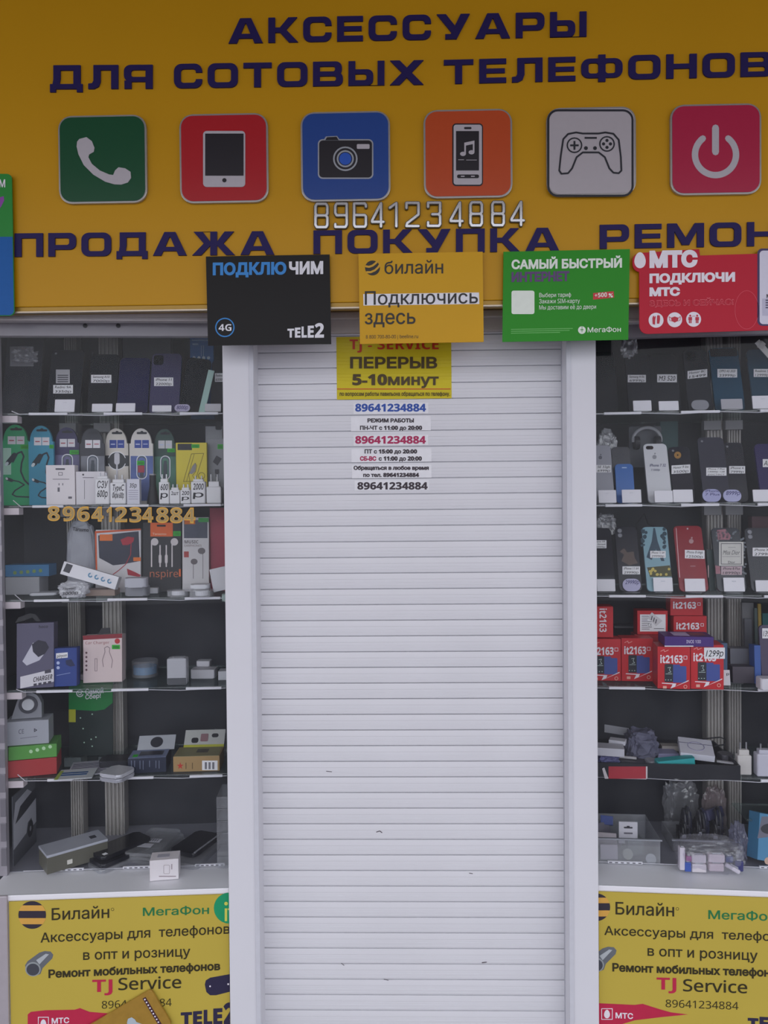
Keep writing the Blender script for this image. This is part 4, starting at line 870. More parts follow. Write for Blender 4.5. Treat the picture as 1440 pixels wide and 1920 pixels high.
r_, f = carton(L, 'case_box', 'blue box with yellow dots lying low at the left end, third shelf', 'box', 10, 92, 1059, 2, .24, '#3a78a8', .06, 0, 0, 0, z0=Z0); f.poly('dot_row', [circ(28+12*i, 1074-i, 3.4) for i in range(5)], mat('#7a9a58', .5), 1)
def angled(c, name, label, cat, px, py, w, Wd, h, th, roll, col, tilt=0., yaw=0., part='box', group=None, rough=.45):
    x, z = hit(c.M, px, py, w); M = c.M @ T(x, w, z) @ RZ(R(yaw)) @ RY(R(roll)) @ RX(R(-tilt))
    root = thing(name, label, cat, M, group); MB().box(-Wd/2, Wd/2, 0, th, -h/2, h/2, .0008).build(part, mat(col, rough, 0, .05, 20.), root)
    return root, Face(root, M, 0.)
r_, f = angled(L, 'charger_box', 'long white box lying askew with four blue round badges', 'box', 168, 1079, .15, .158, .037, .03, 17.2, '#e6e4ea', 6)
f.poly('dark_square', [[(125, 1056), (137, 1060), (130, 1075), (118, 1071)]], mat('#3c3c44', .5), 1)
for i in range(4): f.poly('badge', [circ(169.5+12*i, 1078.5+3.8*i, 4.6)], mat('#5a8cb0', .5), 1); f.poly('badge_gap', [[(169.5+12*i, 1075+3.8*i), (175+12*i, 1073+3.8*i), (174+12*i, 1082+3.8*i)], circ(169.5+12*i, 1078.5+3.8*i, 2)], mat('#dcdce4', .5), 2)
slab(L, 'earphone_packet', 'lilac see-through packet lying under the askew white box', 'packet', 98, 1080, 2, .08, .07, .03, 12, '#9a98b0', 0)
slab(L, 'packet', 'small orange and dark packet under the lilac packet, third shelf', 'packet', 92, 1092, 2, .05, .04, .012, 30, '#a05434')
slab(L, 'flat_case', 'flat white case stacked low at the left of the handwritten bag', 'case', 84, 1110, 2, .075, .05, .008, 8, '#cfcfd6', r=.008)
r_, w_, h_ = bag(L, 'plastic_bag', 'crumpled clear bag with handwritten price hanging over the third shelf edge', 'bag', 107, 160, 1093, 2, .122, .045, 9, m=clear('milky_film', (.8, .8, .84, 1), .12, .2, .55), H=.046, z0=.0008)
f = Face(r_, r_.matrix_world.copy(), -.010); f.text('гарнит', 118, 1101, 142, 1106, INK, -1, 'h', .012, 1, .2); f.text('3000р', 116, 1110, 146, 1116, INK, -2, 'h', .012, 1, .2)
slab(L, 'shelf_box', 'tan flat carton lying in the middle of the third shelf', 'carton', 192, 1104, 2, .085, .05, .018, 0, '#a08a80')
for q in (('round clear earphone case standing above the white boxes, centre of the shelf', 256, 1083, .060, .026, '#b8b8c2', .03), ('round clear cable case, third from the right end of its shelf', 334, 1106, .058, .018, '#b2b2bc', 0), ('clear cable case with white coil, second from the right end', 376, 1107, .066, .02, '#c0c0ca', 0), ('white topped flat case stacked on the clear coil case', 376, 1095, .055, .012, '#d8d8de', .021)):
    s_ = slab(L, 'cable_case', q[0], 'case', q[1], q[2], 2, q[3], .045, q[4], 4, FILM if q[6] == 0 else q[5], q[6], r=.012, group='small cable cases on the third shelf')
    MB().lathe([(.012, .004), (.018, .004), (.018, q[4]-.003), (.012, q[4]-.003)], seg=20).build('white_coil', WHITE, s_)
s_ = slab(L, 'cable_case', 'milky flat tin below the round earphone case', 'case', 258, 1098, 2, .062, .045, .028, -4, '#8c8c94', 0, r=.01, group='small cable cases on the third shelf')
s_ = slab(L, 'adapter_box', 'small white flat box in front, centre of the third shelf', 'box', 272, 1102, 2, .078, .03, .016, 3, '#d6d6dc'); topmark(s_, 'box_print', [(-.02, -.005, .01, .0)], .016, mat('#7a7880', .5))
slab(L, 'dark_case', 'flat dark case lying before the black earphone box', 'case', 305, 1092, 2, .055, .03, .008, 6, '#44454e')
r_, f = angled(L, 'card', 'white card leaning at the right end of the third shelf', 'card', 411, 1086, .15, .045, .066, .006, -12, '#cfcdd4', 10)
slab(L, 'cable_case', 'pale green clear case at the right end, over the third shelf edge', 'case', 416, 1128, 2, .05, .05, .02, 0, clear('green_film', (.7, .85, .8, 1), .1, .1, .3, (.6, .8, .75, 1)), -.012, r=.006)

# ------------------------------------------------------------------ left case, fourth shelf
r_, f = carton(L, 'charger_box', 'grey violet charger box with tilted white plug picture, left end of fourth shelf', 'box', 31, 101, 1168, 3, .135, '#5c5870', .05, 4, 8)
f.poly('white_lower_panel', [[(38, 1269), (101, 1254), (101, 1278), (38, 1291)]], mat('#d8d4dc', .5), 1); f.poly('plug_picture', [[(42, 1240), (62, 1205), (76, 1212), (86, 1222), (74, 1238), (50, 1248)]], mat('#c8c6d4', .4), 1); f.poly('plug_dark_end', [[(60, 1208), (72, 1200), (86, 1203), (92, 1214), (84, 1226), (72, 1232), (62, 1222)]], mat('#2a2838', .4), 2)
f.text('CHARGER', 62, 1270, 98, 1279, DK, -6, 'b', 0, 2, .15); f.poly('box_print', [[(63+9*i, 1282-1.5*i), (69+9*i, 1281-1.5*i), (69+9*i, 1286-1.5*i), (63+9*i, 1287-1.5*i)] for i in range(4)]+[[(84, 1257), (96, 1254.5), (96, 1261), (84, 1263)]], mat('#4a4654', .5), 2); f.text('hoco', 73, 1172, 90, 1178, mat('#2c2a36', .5), -1, 'h', .01, 1)
f.poly('hang_hook', [[(28, 1168), (34, 1158), (56, 1150), (66, 1152), (76, 1164), (70, 1166), (60, 1158), (44, 1164)]], mat('#1c1c22', .4), -6)
r_, f = carton(L, 'charger_box', 'royal blue small box with white sticker beside the grey violet box', 'box', 101, 144, 1215, 3, .15, '#28408a', .04, 4, 6)
f.label(105, 1225, 127, 1235, ['pinyon'], lay=1, name='white_sticker', dy=-2); f.poly('plug_picture', [[(123, 1238), (134, 1236), (141, 1248), (132, 1250), (124, 1246)]], mat('#1a2450', .4), 1); f.poly('round_marks', [circ(109, 1243, 3), circ(109, 1252, 3)], mat('#b8c4e8', .5), 1); f.poly('print_line', [[(106, 1266), (132, 1261), (132, 1262), (106, 1267)]], mat('#90a0d0', .5), 1)
r_, f = carton(L, 'charger_box', 'white car charger box with dark red top and green price', 'box', 156, 229, 1192, 3, .19, '#dcc8c8', .05, 3, 4)
f.poly('red_top_band', [[(155, 1192), (229, 1188), (229, 1196), (156, 1200)]], mat('#8c2a34', .5), 1); f.text('Car Charger', 160, 1203, 205, 1208, mat('#a05a5a', .5), -1, 'r', 0, 1); f.poly('red_badge', [circ(220, 1202, 5)], mat('#c03038', .5), 1); green_tag(f, 210, 1209, 225, 1217)
f.poly('charger_outline', stroke([(194, 1250), (192, 1238), (197, 1222), (196, 1215), (201, 1212), (206, 1215), (205, 1222), (211, 1238), (209, 1252)], 1.2)+stroke([(178, 1235), (182, 1235), (182, 1258), (178, 1258)], 1., True), mat('#8c7a80', .5), 1); f.poly('side_icons', [circ(162, 1224+8*i, 2) for i in range(5)], mat('#6a4a50', .5), 1)
f.poly('hang_hook', [[(182, 1190), (190, 1178), (206, 1177), (207, 1188)]], mat('#1e1e24', .4), -8)
slab(L, 'adapter_plug', 'white flat adapter lying before the car charger box', 'adapter', 178, 1262, 3, .075, .04, .016, -4, '#dcd2d8', r=.006)
u, w = onz(L, 269, 1270, 3); M = L.M @ T(u, w+.02, L.z[3]+.0005); root = thing('cable_drum', 'blue and clear round cable drum, middle of the fourth shelf', 'cable drum', M)
MB().lathe([(.0001, 0), (.037, 0), (.038, .003), (.038, .045), (.036, .048), (.0001, .048)], seg=32).build('clear_case', CASEC, root, smooth=False); MB().lathe([(.020, .008), (.034, .008), (.034, .03), (.020, .03)], seg=28).build('blue_coil', mat('#4a8ab8', .4), root)
r_, _f = charger(L, 'white block adapter with grey foot, right of the blue drum', 313, 350, 1234, 3, .15, body=.98, col='#b8b8c0'); MB().box(-.026, .026, -.0015, .02, .002, .020, .001).build('grey_foot', mat('#55565c', .5), r_)
r_ = slab(L, 'adapter_box', 'white flat adapter box near the right end of the fourth shelf', 'box', 383, 1253, 3, .07, .045, .026, -4, '#d6d4dc', r=.004)
slab(L, 'charger_plug', 'small white plug resting on the white flat adapter box', 'adapter', 383, 1238, 3, .04, .03, .016, -6, '#dcdae2', .027, r=.004)
slab(L, 'adapter_box', 'white adapter half behind the left post, fourth shelf', 'box', 424, 1256, 3, .04, .04, .026, 0, '#ccccd4')
slab(L, 'case_packet', 'green clear packet at the far right end of the fourth shelf', 'packet', 418, 1236, 3, .04, .05, .008, 0, '#587a70', .0)

# ------------------------------------------------------------------ left case, fifth shelf
rr_, f0 = carton(L, 'box', 'red box at the bottom of the left stack on the fifth shelf', 'box', 14, 107, 1424, 4, .148, '#a8383a', .09, 0, 12, 0); z1 = f0.H+.0012
r_, f = carton(L, 'box', 'green box with white round marks over a red box, left end', 'box', 16, 107, 1398, 4, .15, '#5a9a48', .088, 0, 12, 0, z0=z1, part='green_box'); f.poly('round_marks', [circ(58+12*i, 1409-3*i, 3.4) for i in range(4)], mat('#b8dcb0', .5), 1); z2 = z1+f.H+.0012
r_, f = carton(L, 'box', 'grey white box with small certification marks on the green box', 'box', 10, 92, 1352, 4, .155, '#a6a8b2', .07, 0, 10, 0, z0=z2); z3 = z2+f.H
f.text('CE', 35, 1368, 45, 1376, mat('#4c4c56', .5), -1, 'r', 0, 1); f.poly('recycling_mark', stroke(circ(66, 1369, 3, 3), 1.4, True), mat('#40404a', .5), 1); f.poly('print_line', [[(38, 1384), (70, 1380), (70, 1381), (38, 1385)]], mat('#70707a', .5), 1)
M = place(L, 52, .175, L.z[4]+z3+.002, 0, 10); root = thing('smart_speaker', 'grey arched device with round silver dial on top of the left stack', 'speaker', M); hw = .044
MB().prism([(-hw, 0), (hw*.85, 0), (hw*.85, .045)]+[(.003+hw*.72*math.cos(R(t)), .042+.032*math.sin(R(t))) for t in range(0, 171, 15)], 0, .03, .001).build('body', mat('#8f9098', .35, .2), root)
dl = MB().lathe([(.0001, 0), (.025, 0), (.025, .004), (.018, .004), (.018, .002), (.0001, .002)], seg=32).build('dial_ring', mat('#4c4d55', .3, .3), root, T(.002, 0, .040) @ RX(R(90))); MB().lathe([(.0001, .002), (.0172, .002), (.016, .0045), (.0001, .0045)], seg=32).build('dial', mat('#c4c6cc', .3, .1), dl)
r_, f = carton(L, 'flyer', 'dark green bank flyer standing behind the fifth shelf', 'flyer', 129, 212, 1275, 4, .31, '#1c2a2a', .003, 2, part='sheet')
f.poly('green_field', [[(129, 1276), (212, 1276), (211, 1318), (196, 1330), (178, 1333), (140, 1331), (129, 1330)]], mat('#12803c', .5), 1); f.poly('yellow_square', [rect(129, 1330, 142, 1354)], mat('#b8b82c', .5), 2)
f.text('Самой', 160, 1292, 194, 1302, W2, -3, 'b', .03, 2); f.text('Сбер!', 160, 1303, 189, 1311, W2, -3, 'b', .03, 2); f.poly('round_logo', stroke(arc(150, 1300, 6, 20, 330, 18), 2)+stroke(arc(150, 1300, 2.6, 200, 500, 12), 1.6), W2, 2)
f.poly('spark_dots', [circ(x, y, 1.4, 10) for x, y in ((151, 1346), (173, 1339), (156, 1366), (171, 1386), (180, 1382), (158, 1392), (173, 1399))], mat('#b8d8c4', .5), 2)
r_, f = carton(L, 'phone_case', 'blackish phone case lying behind the striped papers', 'phone case', 198, 240, 1417, 4, .27, '#23242b', .012)
slab(L, 'paper_sheet', 'barcode printed paper sheet lying flat, fifth shelf', 'paper', 172, 1439, 4, .12, .12, .002, 10, '#b8b6c4'); 
pr = bpy.data.objects['paper_sheet']; topmark(pr, 'print_lines', [(-.055, -.05+i*.012, .055, -.046+i*.012) for i in range(8)], .002, mat('#4a4858', .6))
s_ = slab(L, 'paper_sheet', 'paper with two blue bars overhanging the fifth shelf edge', 'paper', 142, 1452, 4, .10, .08, .0025, 6, '#c4c6cc', .003); topmark(s_, 'blue_bars', [(-.04, -.012, .03, -.002), (-.04, .004, .03, .014)], .0025, mat('#2a5488', .5)); topmark(s_, 'green_corner', [(-.05, -.04, -.04, .03)], .0025, mat('#9aae50', .5))
slab(L, 'cable_roll', 'dark coiled cable at the back of the fifth shelf', 'cable', 218, 1422, 4, .09, .05, .02, 0, '#2a2b33', r=.012)
u, w = onz(L, 222, 1442, 4, .024); root = thing('earphone_tin', 'silver rounded square earphone tin overhanging the fifth shelf edge', 'tin', L.M @ T(u, w-.012, L.z[4]+.004) @ RZ(R(-22)))
MB().prism(rr(-.036, -.036, .036, .036, .013), 0, .010, .002).build('lower_half', mat('#b4b4be', .3, .3), root, T(0, 0, .010) @ RX(R(-90))); MB().prism(rr(-.036, -.036, .036, .036, .013), 0, .010, .003).build('lid', mat('#cfcfd8', .25, .3), root, T(0, 0, .0215) @ RX(R(-90)))
r_, f = carton(L, 'speaker_box', 'dark navy box with open white lid showing a speaker picture', 'box', 240, 312, 1421, 4, .15, '#262c40', .085, 0, 4)
f.poly('print_lines', [rect(246+dx, 1426, 246.8+dx, 1444-(dx % 7)) for dx in (0, 6, 16, 22, 34, 46, 52)], mat('#8890a8', .5), 1)
hw, hh = f.W/2, f.H
MB().box(-hw+.001, hw-.001, .001, .07, hh-.0003, hh+.0008).build('top_face', mat('#7a84a4', .45), r_); MB().box(-hw*.5, hw*.75, .02, .055, hh+.001, hh+.0016).build('dark_window', mat('#1e2030', .3), r_); MB().box(-hw*.8, -hw*.55, .01, .03, hh+.001, hh+.0016).build('price_sticker', GRN, r_)
o = MB().box(-hw, hw, 0, .0012, 0, .05).build('lid', mat('#b4b6be', .5), r_, T(.012, .07, hh) @ RX(R(-52))); MB().lathe([(.0001, 0), (.018, 0), (.018, .0005), (.0001, .0005)], seg=24).build('speaker_picture', mat('#33343c', .5), o, T(0, -.0002, .026) @ RX(R(90)))
r_, f = carton(L, 'kraft_box', 'brown cardboard box with red star and barcode, open lid with pictures', 'box', 325, 412, 1418, 4, .15, '#a8895c', .085, 0, 0)
f.poly('red_star', [[(338+6.5*math.cos(R(90+i*36))*(1 if i % 2 == 0 else .4), 1436-7*math.sin(R(90+i*36))*(1 if i % 2 == 0 else .4)) for i in range(10)]], mat('#c03a30', .5), 1)
bc = f.poly('barcode_sticker', [rect(379, 1426, 408, 1444)], PAPER, 1); f.poly('barcode_lines', [rect(384+i*7, 1429, 388+i*7, 1442) for i in range(3)], mat('#7a7880', .5), 2, parent=bc); f.poly('box_print', [rect(348, 1430, 349.5, 1442), rect(360, 1430, 361.5, 1442)], mat('#6a5434', .5), 1)
hw, hh = f.W/2, f.H; MB().box(-hw*.95, hw*.95, .0, .08, hh, hh+.001).build('top_face', mat('#8a8460', .5), r_); MB().box(-hw*.1, hw*.4, .03, .06, hh+.001, hh+.0016).build('dark_window', mat('#3a3830', .4), r_)
o = MB().box(-hw*.9, hw*.9, 0, .0012, 0, .055).build('lid', mat('#b8b8b6', .5), r_, T(.006, .08, hh) @ RX(R(-42))); MB().box(-hw*.9, hw*.9, -.001, 0, 0, .008).build('yellow_band', mat('#b0b040', .5), o); MB().prism(rr(-.012, .018, .010, .042, .003), -.001, 0).build('device_picture', mat('#8c6a70', .5), o); MB().prism(rr(-.038, .014, -.018, .030, .006), -.001, 0).build('strap_picture', mat('#2c2c32', .5), o); MB().prism(rr(.02, .03, .04, .042, .006), -.001, 0).build('strap_picture', mat('#2c2c32', .5), o)
bag(L, 'plastic_bag', 'crumpled grey plastic bag behind the brown cardboard box', 'bag', 388, 430, 1392, 4, .275, .05, 21, amp=.3, H=.07)

# ------------------------------------------------------------------ left case, floor
MSd = L.M @ T(L.x0+.008, 0, 0) @ RZ(R(90)); root = thing('car_picture', 'pale printed picture of a white car standing along the left side wall', 'picture', MSd)
MB().prism([(FRONT+.03, L.zs+.002), (FRONT+.19, L.zs+.002), (FRONT+.19, L.zs+.20), (FRONT+.03, L.zs+.20)], 0, .003).build('sheet', mat('#5a5c64', .5), root)
xa, xb, za = FRONT+.03, FRONT+.19, L.zs+.01
def cm(u, v): return (xa+(xb-xa)*u, za+.19*v)
def sidepoly(nm, pts, m, lay):
    P, tr = fill([[[cm(*p) for p in pts]]]); flatmesh(nm, P, tr, -.0003*lay, m, root)
sidepoly('car_body', [(0, .2), (.55, .26), (.62, .4), (.78, .42), (.86, .27), (1, .28), (1, .72), (.62, .92), (.1, .88), (0, .6)], mat('#b4b4be', .5), 1)
sidepoly('car_window', [(.08, .56), (.3, .76), (1, .84), (1, .66), (.5, .60)], mat('#33343c', .4), 2); sidepoly('car_wheel', [(.72+.13*math.cos(t), .27+.13*math.sin(t)) for t in [i*.4 for i in range(16)]], mat('#26272d', .5), 3); sidepoly('wheel_hub', [(.72+.04*math.cos(t), .27+.04*math.sin(t)) for t in [i*.4 for i in range(16)]], mat('#8c8c94', .5), 4)
r_ = slab(L, 'phone_box', 'olive brown phone box with pale grey lid lying askew on the case floor', 'phone box', 138, 1584, 5, .165, .08, .045, 36, '#5c5a50', .012, part='tray'); MB().box(-.083, .083, -.041, .041, .045, .052, .001).build('lid', mat('#b4b6c2', .35, .1), r_); topmark(r_, 'round_print', [(.045, -.01, .062, .01)], .052, mat('#3c3c46', .5)); MB().box(-.03, -.016, -.0412, -.0398, .012, .024).build('price_sticker', mat('#d8d4cc', .5), r_); MB().box(.045, .06, -.0412, -.0398, .012, .024).build('price_sticker', mat('#d8d4cc', .5), r_)
for i, (px, py, dz, lb, cl) in enumerate(((224, 1606, 0, 'clear plastic phone case at the bottom of the black stack', CASEC), (226, 1596, .012, 'black phone case in the middle of the black stack', '#22232a'), (226, 1582, .025, 'black phone case on top of the black stack', '#1c1d24'))):
    s_ = slab(L, 'phone_case', lb, 'phone case', px, py, 5, .16, .078, .011, 48, cl, dz, r=.012, rough=.2, group='phone cases stacked on the case floor')
topmark(s_, 'price_sticker', [(-.07, -.03, -.058, -.018)], .011, PAPER)
for i in range(3):
    s_ = slab(L, 'phone_case', ('clear phone case sheet lying lowest beside the black cases', 'clear phone case sheet lying in the middle of the clear pile', 'clear phone case with two barcode stickers on the clear pile')[i], 'phone case', 296-4*i, 1590-7*i, 5, .10, .17, .009, -20+4*i, CASEC, .0095*i, r=.01)
topmark(s_, 'barcode_sticker', [(-.03, -.01, .022, .012), (-.035, -.045, .012, -.022)], .009, mat('#c4c2cc', .5)); topmark(s_, 'barcode_lines', [(-.024+.007*i, -.006, -.021+.007*i, .009) for i in range(6)], .0094, mat('#6c6a74', .5))
s_ = slab(L, 'phone_case', 'clear boxed phone case near the right end of the floor', 'phone case', 362, 1597, 5, .10, .14, .016, -18, CASEC, 0, r=.01); s_ = slab(L, 'phone_case', 'black phone case with pale rim lying on the boxed case', 'phone case', 368, 1578, 5, .085, .14, .012, -24, '#202128', .0175, r=.012, rough=.2); MB().box(.036, .041, -.065, .065, .011, .0135).build('pale_rim', mat('#9a9aa2', .3), s_)
for i in range(6): slab(L, 'clear_box', 'clear plastic boxes stacked against the left white post, %s of six' % ('lowest', 'second', 'third', 'fourth', 'fifth', 'topmost')[i], 'clear box', 428, 1604, 5, .06, .10, .032, 0, CASEC, 0, group='stack of clear boxes').matrix_world.translation.z += .0335*i
r_, f = carton(L, 'adapter_box', 'small white cube box with pale picture standing on the left ledge', 'box', 281, 335, 1612, 5, .052, '#e8e0e4', .05, 0, 6)
f.poly('box_print', stroke(rr(307, 1622, 318, 1638, 2), .8, True)+[[rect(321, 1620, 323, 1630)], [rect(298, 1642, 330, 1644)]], mat('#a89aa0', .5), 1); MB().box(-.02, .012, .015, .035, f.H, f.H+.0005).build('top_print', mat('#b4b0bc', .5), r_)
# loose wire in the left corner of the case top
mb = MB(); mb.tube([L.M @ Vector(p) for p in [(hit(L.M, 165, 640, .2)[0]-.001*i, .24, L.z[0]+.19-.013*i) for i in range(14)]], .0022, 6); o = mb.build('cable', mat('#3c3e46', .5)); tag(o, 'thin dark cable hanging behind the barcode phone in the left case', 'cable')
bag(L, 'plastic_bag', 'torn clear film hanging in the top left corner of the left case', 'bag', 24, 62, 612, 0, .20, .03, 33, amp=.5, H=.04, z0=.155)

# ================================================================== RIGHT CASE
K = KR
phone(K, 'black phone in shadow beside the right white post, top shelf', 1108, 1160, 660, 0, '#25272d', w=.19, tilt=18)
phone(K, 'black phone with slanted price label, second from the right white post', 1180, 1226, 664, 0, '#2a2c33', tilt=18, tagbox=(1177, 703, 1211, 717), lines=['Samsung A10s', '6999р'], cam='dot')
holder(K, 'white holder with green edge under the second dark phone', 1188, 751, 1222, 766, 0)
phone(K, 'black phone with single line label beginning with letters, third on the top shelf', 1226, 1278, 665, 0, '#282a30', tilt=18, tagbox=(1232, 702, 1269, 717), lines=['M3 520'])
holder(K, 'white holder under the third dark phone of the right top shelf', 1236, 752, 1273, 766, 0)
phone(K, 'black phone with label set askew, fourth on the right top shelf', 1292, 1338, 656, 0, '#2c2e35', tilt=18, cam='square', tagbox=(1289, 696, 1326, 711), lines=['Honor 8C', '15499'], dy=-4)
slab_ = holder(K, 'clear holder with crumpled film below the askew label', 1297, 750, 1330, 762, 0, col='#8c8c94', oval=True)
phone(K, 'teal blue phone with dark camera bar, below the red poster', 1342, 1398, 652, 0, '#234a62', tilt=18, cam='bar', tagbox=(1345, 692, 1382, 708), lines=['OPPO A5 2020', '23999р'])
holder(K, 'grey holder under the teal phone with camera bar', 1353, 748, 1393, 762, 0, col='#b0aeb6')
phone(K, 'teal phone cut by the right edge of the photo, top shelf', 1414, 1470, 655, 0, '#26465a', tilt=18, tagbox=(1413, 692, 1444, 707), lines=['Realme 5', '12999р'])
holder(K, 'large white holder at the right edge of the top shelf', 1412, 742, 1452, 761, 0)
r_, f = angled(K, 'paper_tag', 'white bent paper tag hanging at the upper right edge', 'tag', 1432, 654, .16, .016, .055, .0006, -40, '#c8c6c4', 0, part='sheet'); f.poly('folded_end', [[(1419, 651), (1428, 638), (1436, 645), (1430, 655)]], mat('#b8b4b2', .6), 1)
bag(K, 'plastic_bag', 'twisted clear film hanging between the green and red posters', 'bag', 1168, 1194, 622, 0, .14, .02, 41, amp=.5, H=.065, z0=.155)
# second shelf
bag(K, 'plastic_bag', 'clear bag hanging behind the silver phone, near the right post', 'bag', 1122, 1158, 775, 1, .25, .03, 43, amp=.3, H=.11, z0=.10)
u, z = hit(K.M, 1213, 812, .29); M = K.M @ T(u, .29, z); root = thing('headphones', 'black headphones in grey packaging behind the white phone', 'headphones', M)
MB().tube([(.040*math.cos(R(t)), 0, .036*math.sin(R(t))-.02) for t in range(-10, 191, 10)], .005, 8).build('headband', mat('#b4b4ba', .4), root)
for s in (-1, 1): MB().lathe([(.0001, 0), (.019, 0), (.021, .006), (.019, .014), (.0001, .014)], seg=20).build('ear_cup', mat('#2a2a30', .4), root, T(s*.030-(.007 if s < 0 else .007), 0, -.028) @ RY(R(90)))
MB().prism(rr(-.047, -.10, .047, .022, .006), .021, .023).build('packaging_card', mat('#5a5c64', .5), root)
r_, f = carton(K, 'box', 'dark teal box behind the ring phone, second shelf right', 'box', 1238, 1272, 790, 1, .33, '#1f4a4c', .05)
phone(K, 'silver grey phone with small fruit logo standing next to the right post', 1112, 1153, 835, 1, '#a8a8b2', tilt=20, tagbox=(1118, 872, 1146, 886), lines=['SE 32gb', '6999р'])[1].poly('fruit_logo', [circ(1125.5, 858, 3.4), circ(1126.5, 852.5, 1.4, 10)], mat('#6c6c76', .3), 2)
holder(K, 'white holder under the silver grey phone', 1123, 919, 1156, 935, 1)
r_, f = phone(K, 'small bright blue phone, shorter than its neighbours', 1157, 1191, 870, 1, '#3268b4', tilt=14); f.poly('logo_print', [rect(1166, 876, 1175, 878)], mat('#a8c4e8', .5), 2)
phone(K, 'black phone standing hidden behind the small blue phone', 1152, 1186, 838, 1, '#2a2a36', w=.20, tilt=12)
holder(K, 'white holder under the small bright blue phone', 1167, 918, 1203, 935, 1)
r_, f = phone(K, 'white phone with black camera pill and handwriting on its back', 1216, 1261, 832, 1, '#dcdce2', tilt=20, cam='pill')
f.poly('fruit_logo', [circ(1227, 857, 4), circ(1228, 850.5, 1.6, 10)], mat('#9c9ca4', .3), 2); f.text('iPhone 7 32', 1218, 870, 1248, 875, mat('#3a3a6a', .5), 0, 'h', .008, 2, .1); f.text('11500р', 1221, 879, 1237, 883, mat('#4a4a6a', .5), 0, 'h', .008, 2, .1)
holder(K, 'white holder under the white phone', 1228, 920, 1262, 937, 1)
r_, f = phone(K, 'black phone with golden ring mark and wide price label', 1264, 1304, 838, 1, '#26262f', w=.185, tilt=20, cam='dot', tagbox=(1259, 873, 1294, 889), lines=['Honor 9 lite', '3500р'], dy=-2)
f.poly('gold_ring', [circ(1270.5, 853.5, 6.6)], mat('#b8894a', .35, .4), 2, [circ(1270.5, 853.5, 1.5)])
holder(K, 'white curled holder under the phone with golden ring', 1263, 918, 1300, 934, 1)
phone(K, 'large dark grey phone with three line label on the second shelf', 1320, 1370, 820, 1, '#3c3c48', w=.18, tilt=18, cam='dot', tagbox=(1324, 877, 1362, 892), lines=['iPhone 7 Plus', '13000р 128', 'ростест'])
phone(K, 'black phone tucked behind the large dark grey phone', 1366, 1404, 830, 1, '#2c2c34', w=.21, tilt=16, cam='dot', tagbox=(1367, 874, 1397, 888), lines=['iPhone 6', '7999р'])
holder(K, 'blue oval tag holder below the large dark grey phone', 1318, 917, 1353, 930, 1, col='#a8a8d0', oval=True, lines=['iPhone', '7 Plus'])
holder(K, 'blue oval tag holder below the tucked black phone', 1357, 918, 1391, 930, 1, col='#b0b0d4', oval=True, lines=['8999р'])
phone(K, 'violet dark phone at the right edge, second shelf', 1428, 1482, 832, 1, '#3a3460', w=.18, tilt=18, tagbox=(1430, 861, 1450, 876), lines=['А51'])
holder(K, 'white holder at the right edge, second shelf', 1413, 918, 1455, 936, 1)
# third shelf
bag(K, 'plastic_bag', 'clear film bag in the upper left of the third shelf compartment', 'bag', 1122, 1156, 945, 2, .24, .03, 47, amp=.3, H=.06, z0=.16)
M = place(K, 1215, .33, K.z[2]+.16); root = thing('cable', 'black cable loop hanging at the back above the tower phone', 'cable', M)
MB().tube([(-.03, 0, -.02), (-.035, 0, .03), (-.01, 0, .06), (.0, 0, .03), (.02, 0, .02), (.035, 0, .0), (.01, 0, .005), (-.02, 0, -.01), (.0, 0, -.015)], .0022, 6).build('wire', mat('#1c1c22', .5), root)
r_, f = phone(K, 'black phone with bright window reflections next to the right post', 1108, 1154, 990, 2, '#22232c', tilt=20, tagbox=(1112, 1013, 1137, 1028), lines=['iPhone XR', '64 белый', '25999р'], rough=.05)
holder(K, 'white holder under the reflecting black phone', 1120, 1086, 1154, 1104, 2, disc=False)
r_, f = phone(K, 'black phone with two ring cameras and brown ornament print', 1162, 1204, 988, 2, '#24242e', tilt=20, cam='rings', tagbox=(1167, 1062, 1200, 1077), lines=['iPhone 11 64', '29990р'])
f.poly('ornament_print', [[(1165, 1052), (1170, 1040), (1162, 1034), (1170, 1028), (1176, 1036), (1188, 1034), (1190, 1046), (1196, 1056), (1180, 1060)]], mat('#5a4a44', .5, 0, .4, 200.), 1)
holder(K, 'lilac oval tag holder below the ornament phone', 1168, 1085, 1202, 1097, 2, col='#b4b0d0', oval=True, lines=['29990р'])
r_, f = phone(K, 'phone in pale blue case printed with tower and flowers', 1214, 1262, 988, 2, '#86aab8', tilt=20, tagbox=(1219, 1033, 1248, 1046), lines=['iPhone 11 64', '29990р'])
f.poly('tower_print', [[(1212, 1045), (1222, 1015), (1225, 990), (1228, 990), (1233, 1015), (1246, 1052), (1240, 1052), (1230, 1030), (1222, 1050)]], mat('#2c4456', .5), 1); f.poly('leaf_print', [circ(1203+rnd.random()*10, 992+rnd.random()*36, 2+rnd.random()*2, 8) for i in range(14)]+[circ(1240+rnd.random()*8, 990+rnd.random()*36, 2+rnd.random()*2, 8) for i in range(12)], mat('#24404e', .5), 1)
f.poly('flower_print', [[(1213, 1064), (1256, 1060), (1260, 1081), (1219, 1082)]], mat('#4c4a2c', .5, 0, .5, 200.), 1); f.poly('blossom_print', [circ(1218+rnd.random()*38, 1065+rnd.random()*14, 2.6, 9) for i in range(12)], mat('#c8b45c', .5, 0, .3, 300.), 2)
holder(K, 'white holder under the tower print phone', 1226, 1083, 1262, 1103, 2, disc=False)
r_, f = phone(K, 'red phone with small fruit logo and white price label', 1275, 1329, 986, 2, '#8e2430', tilt=20, tagbox=(1284, 1031, 1321, 1047), lines=['iPhone 8 64gb', '12500р'], dy=1)
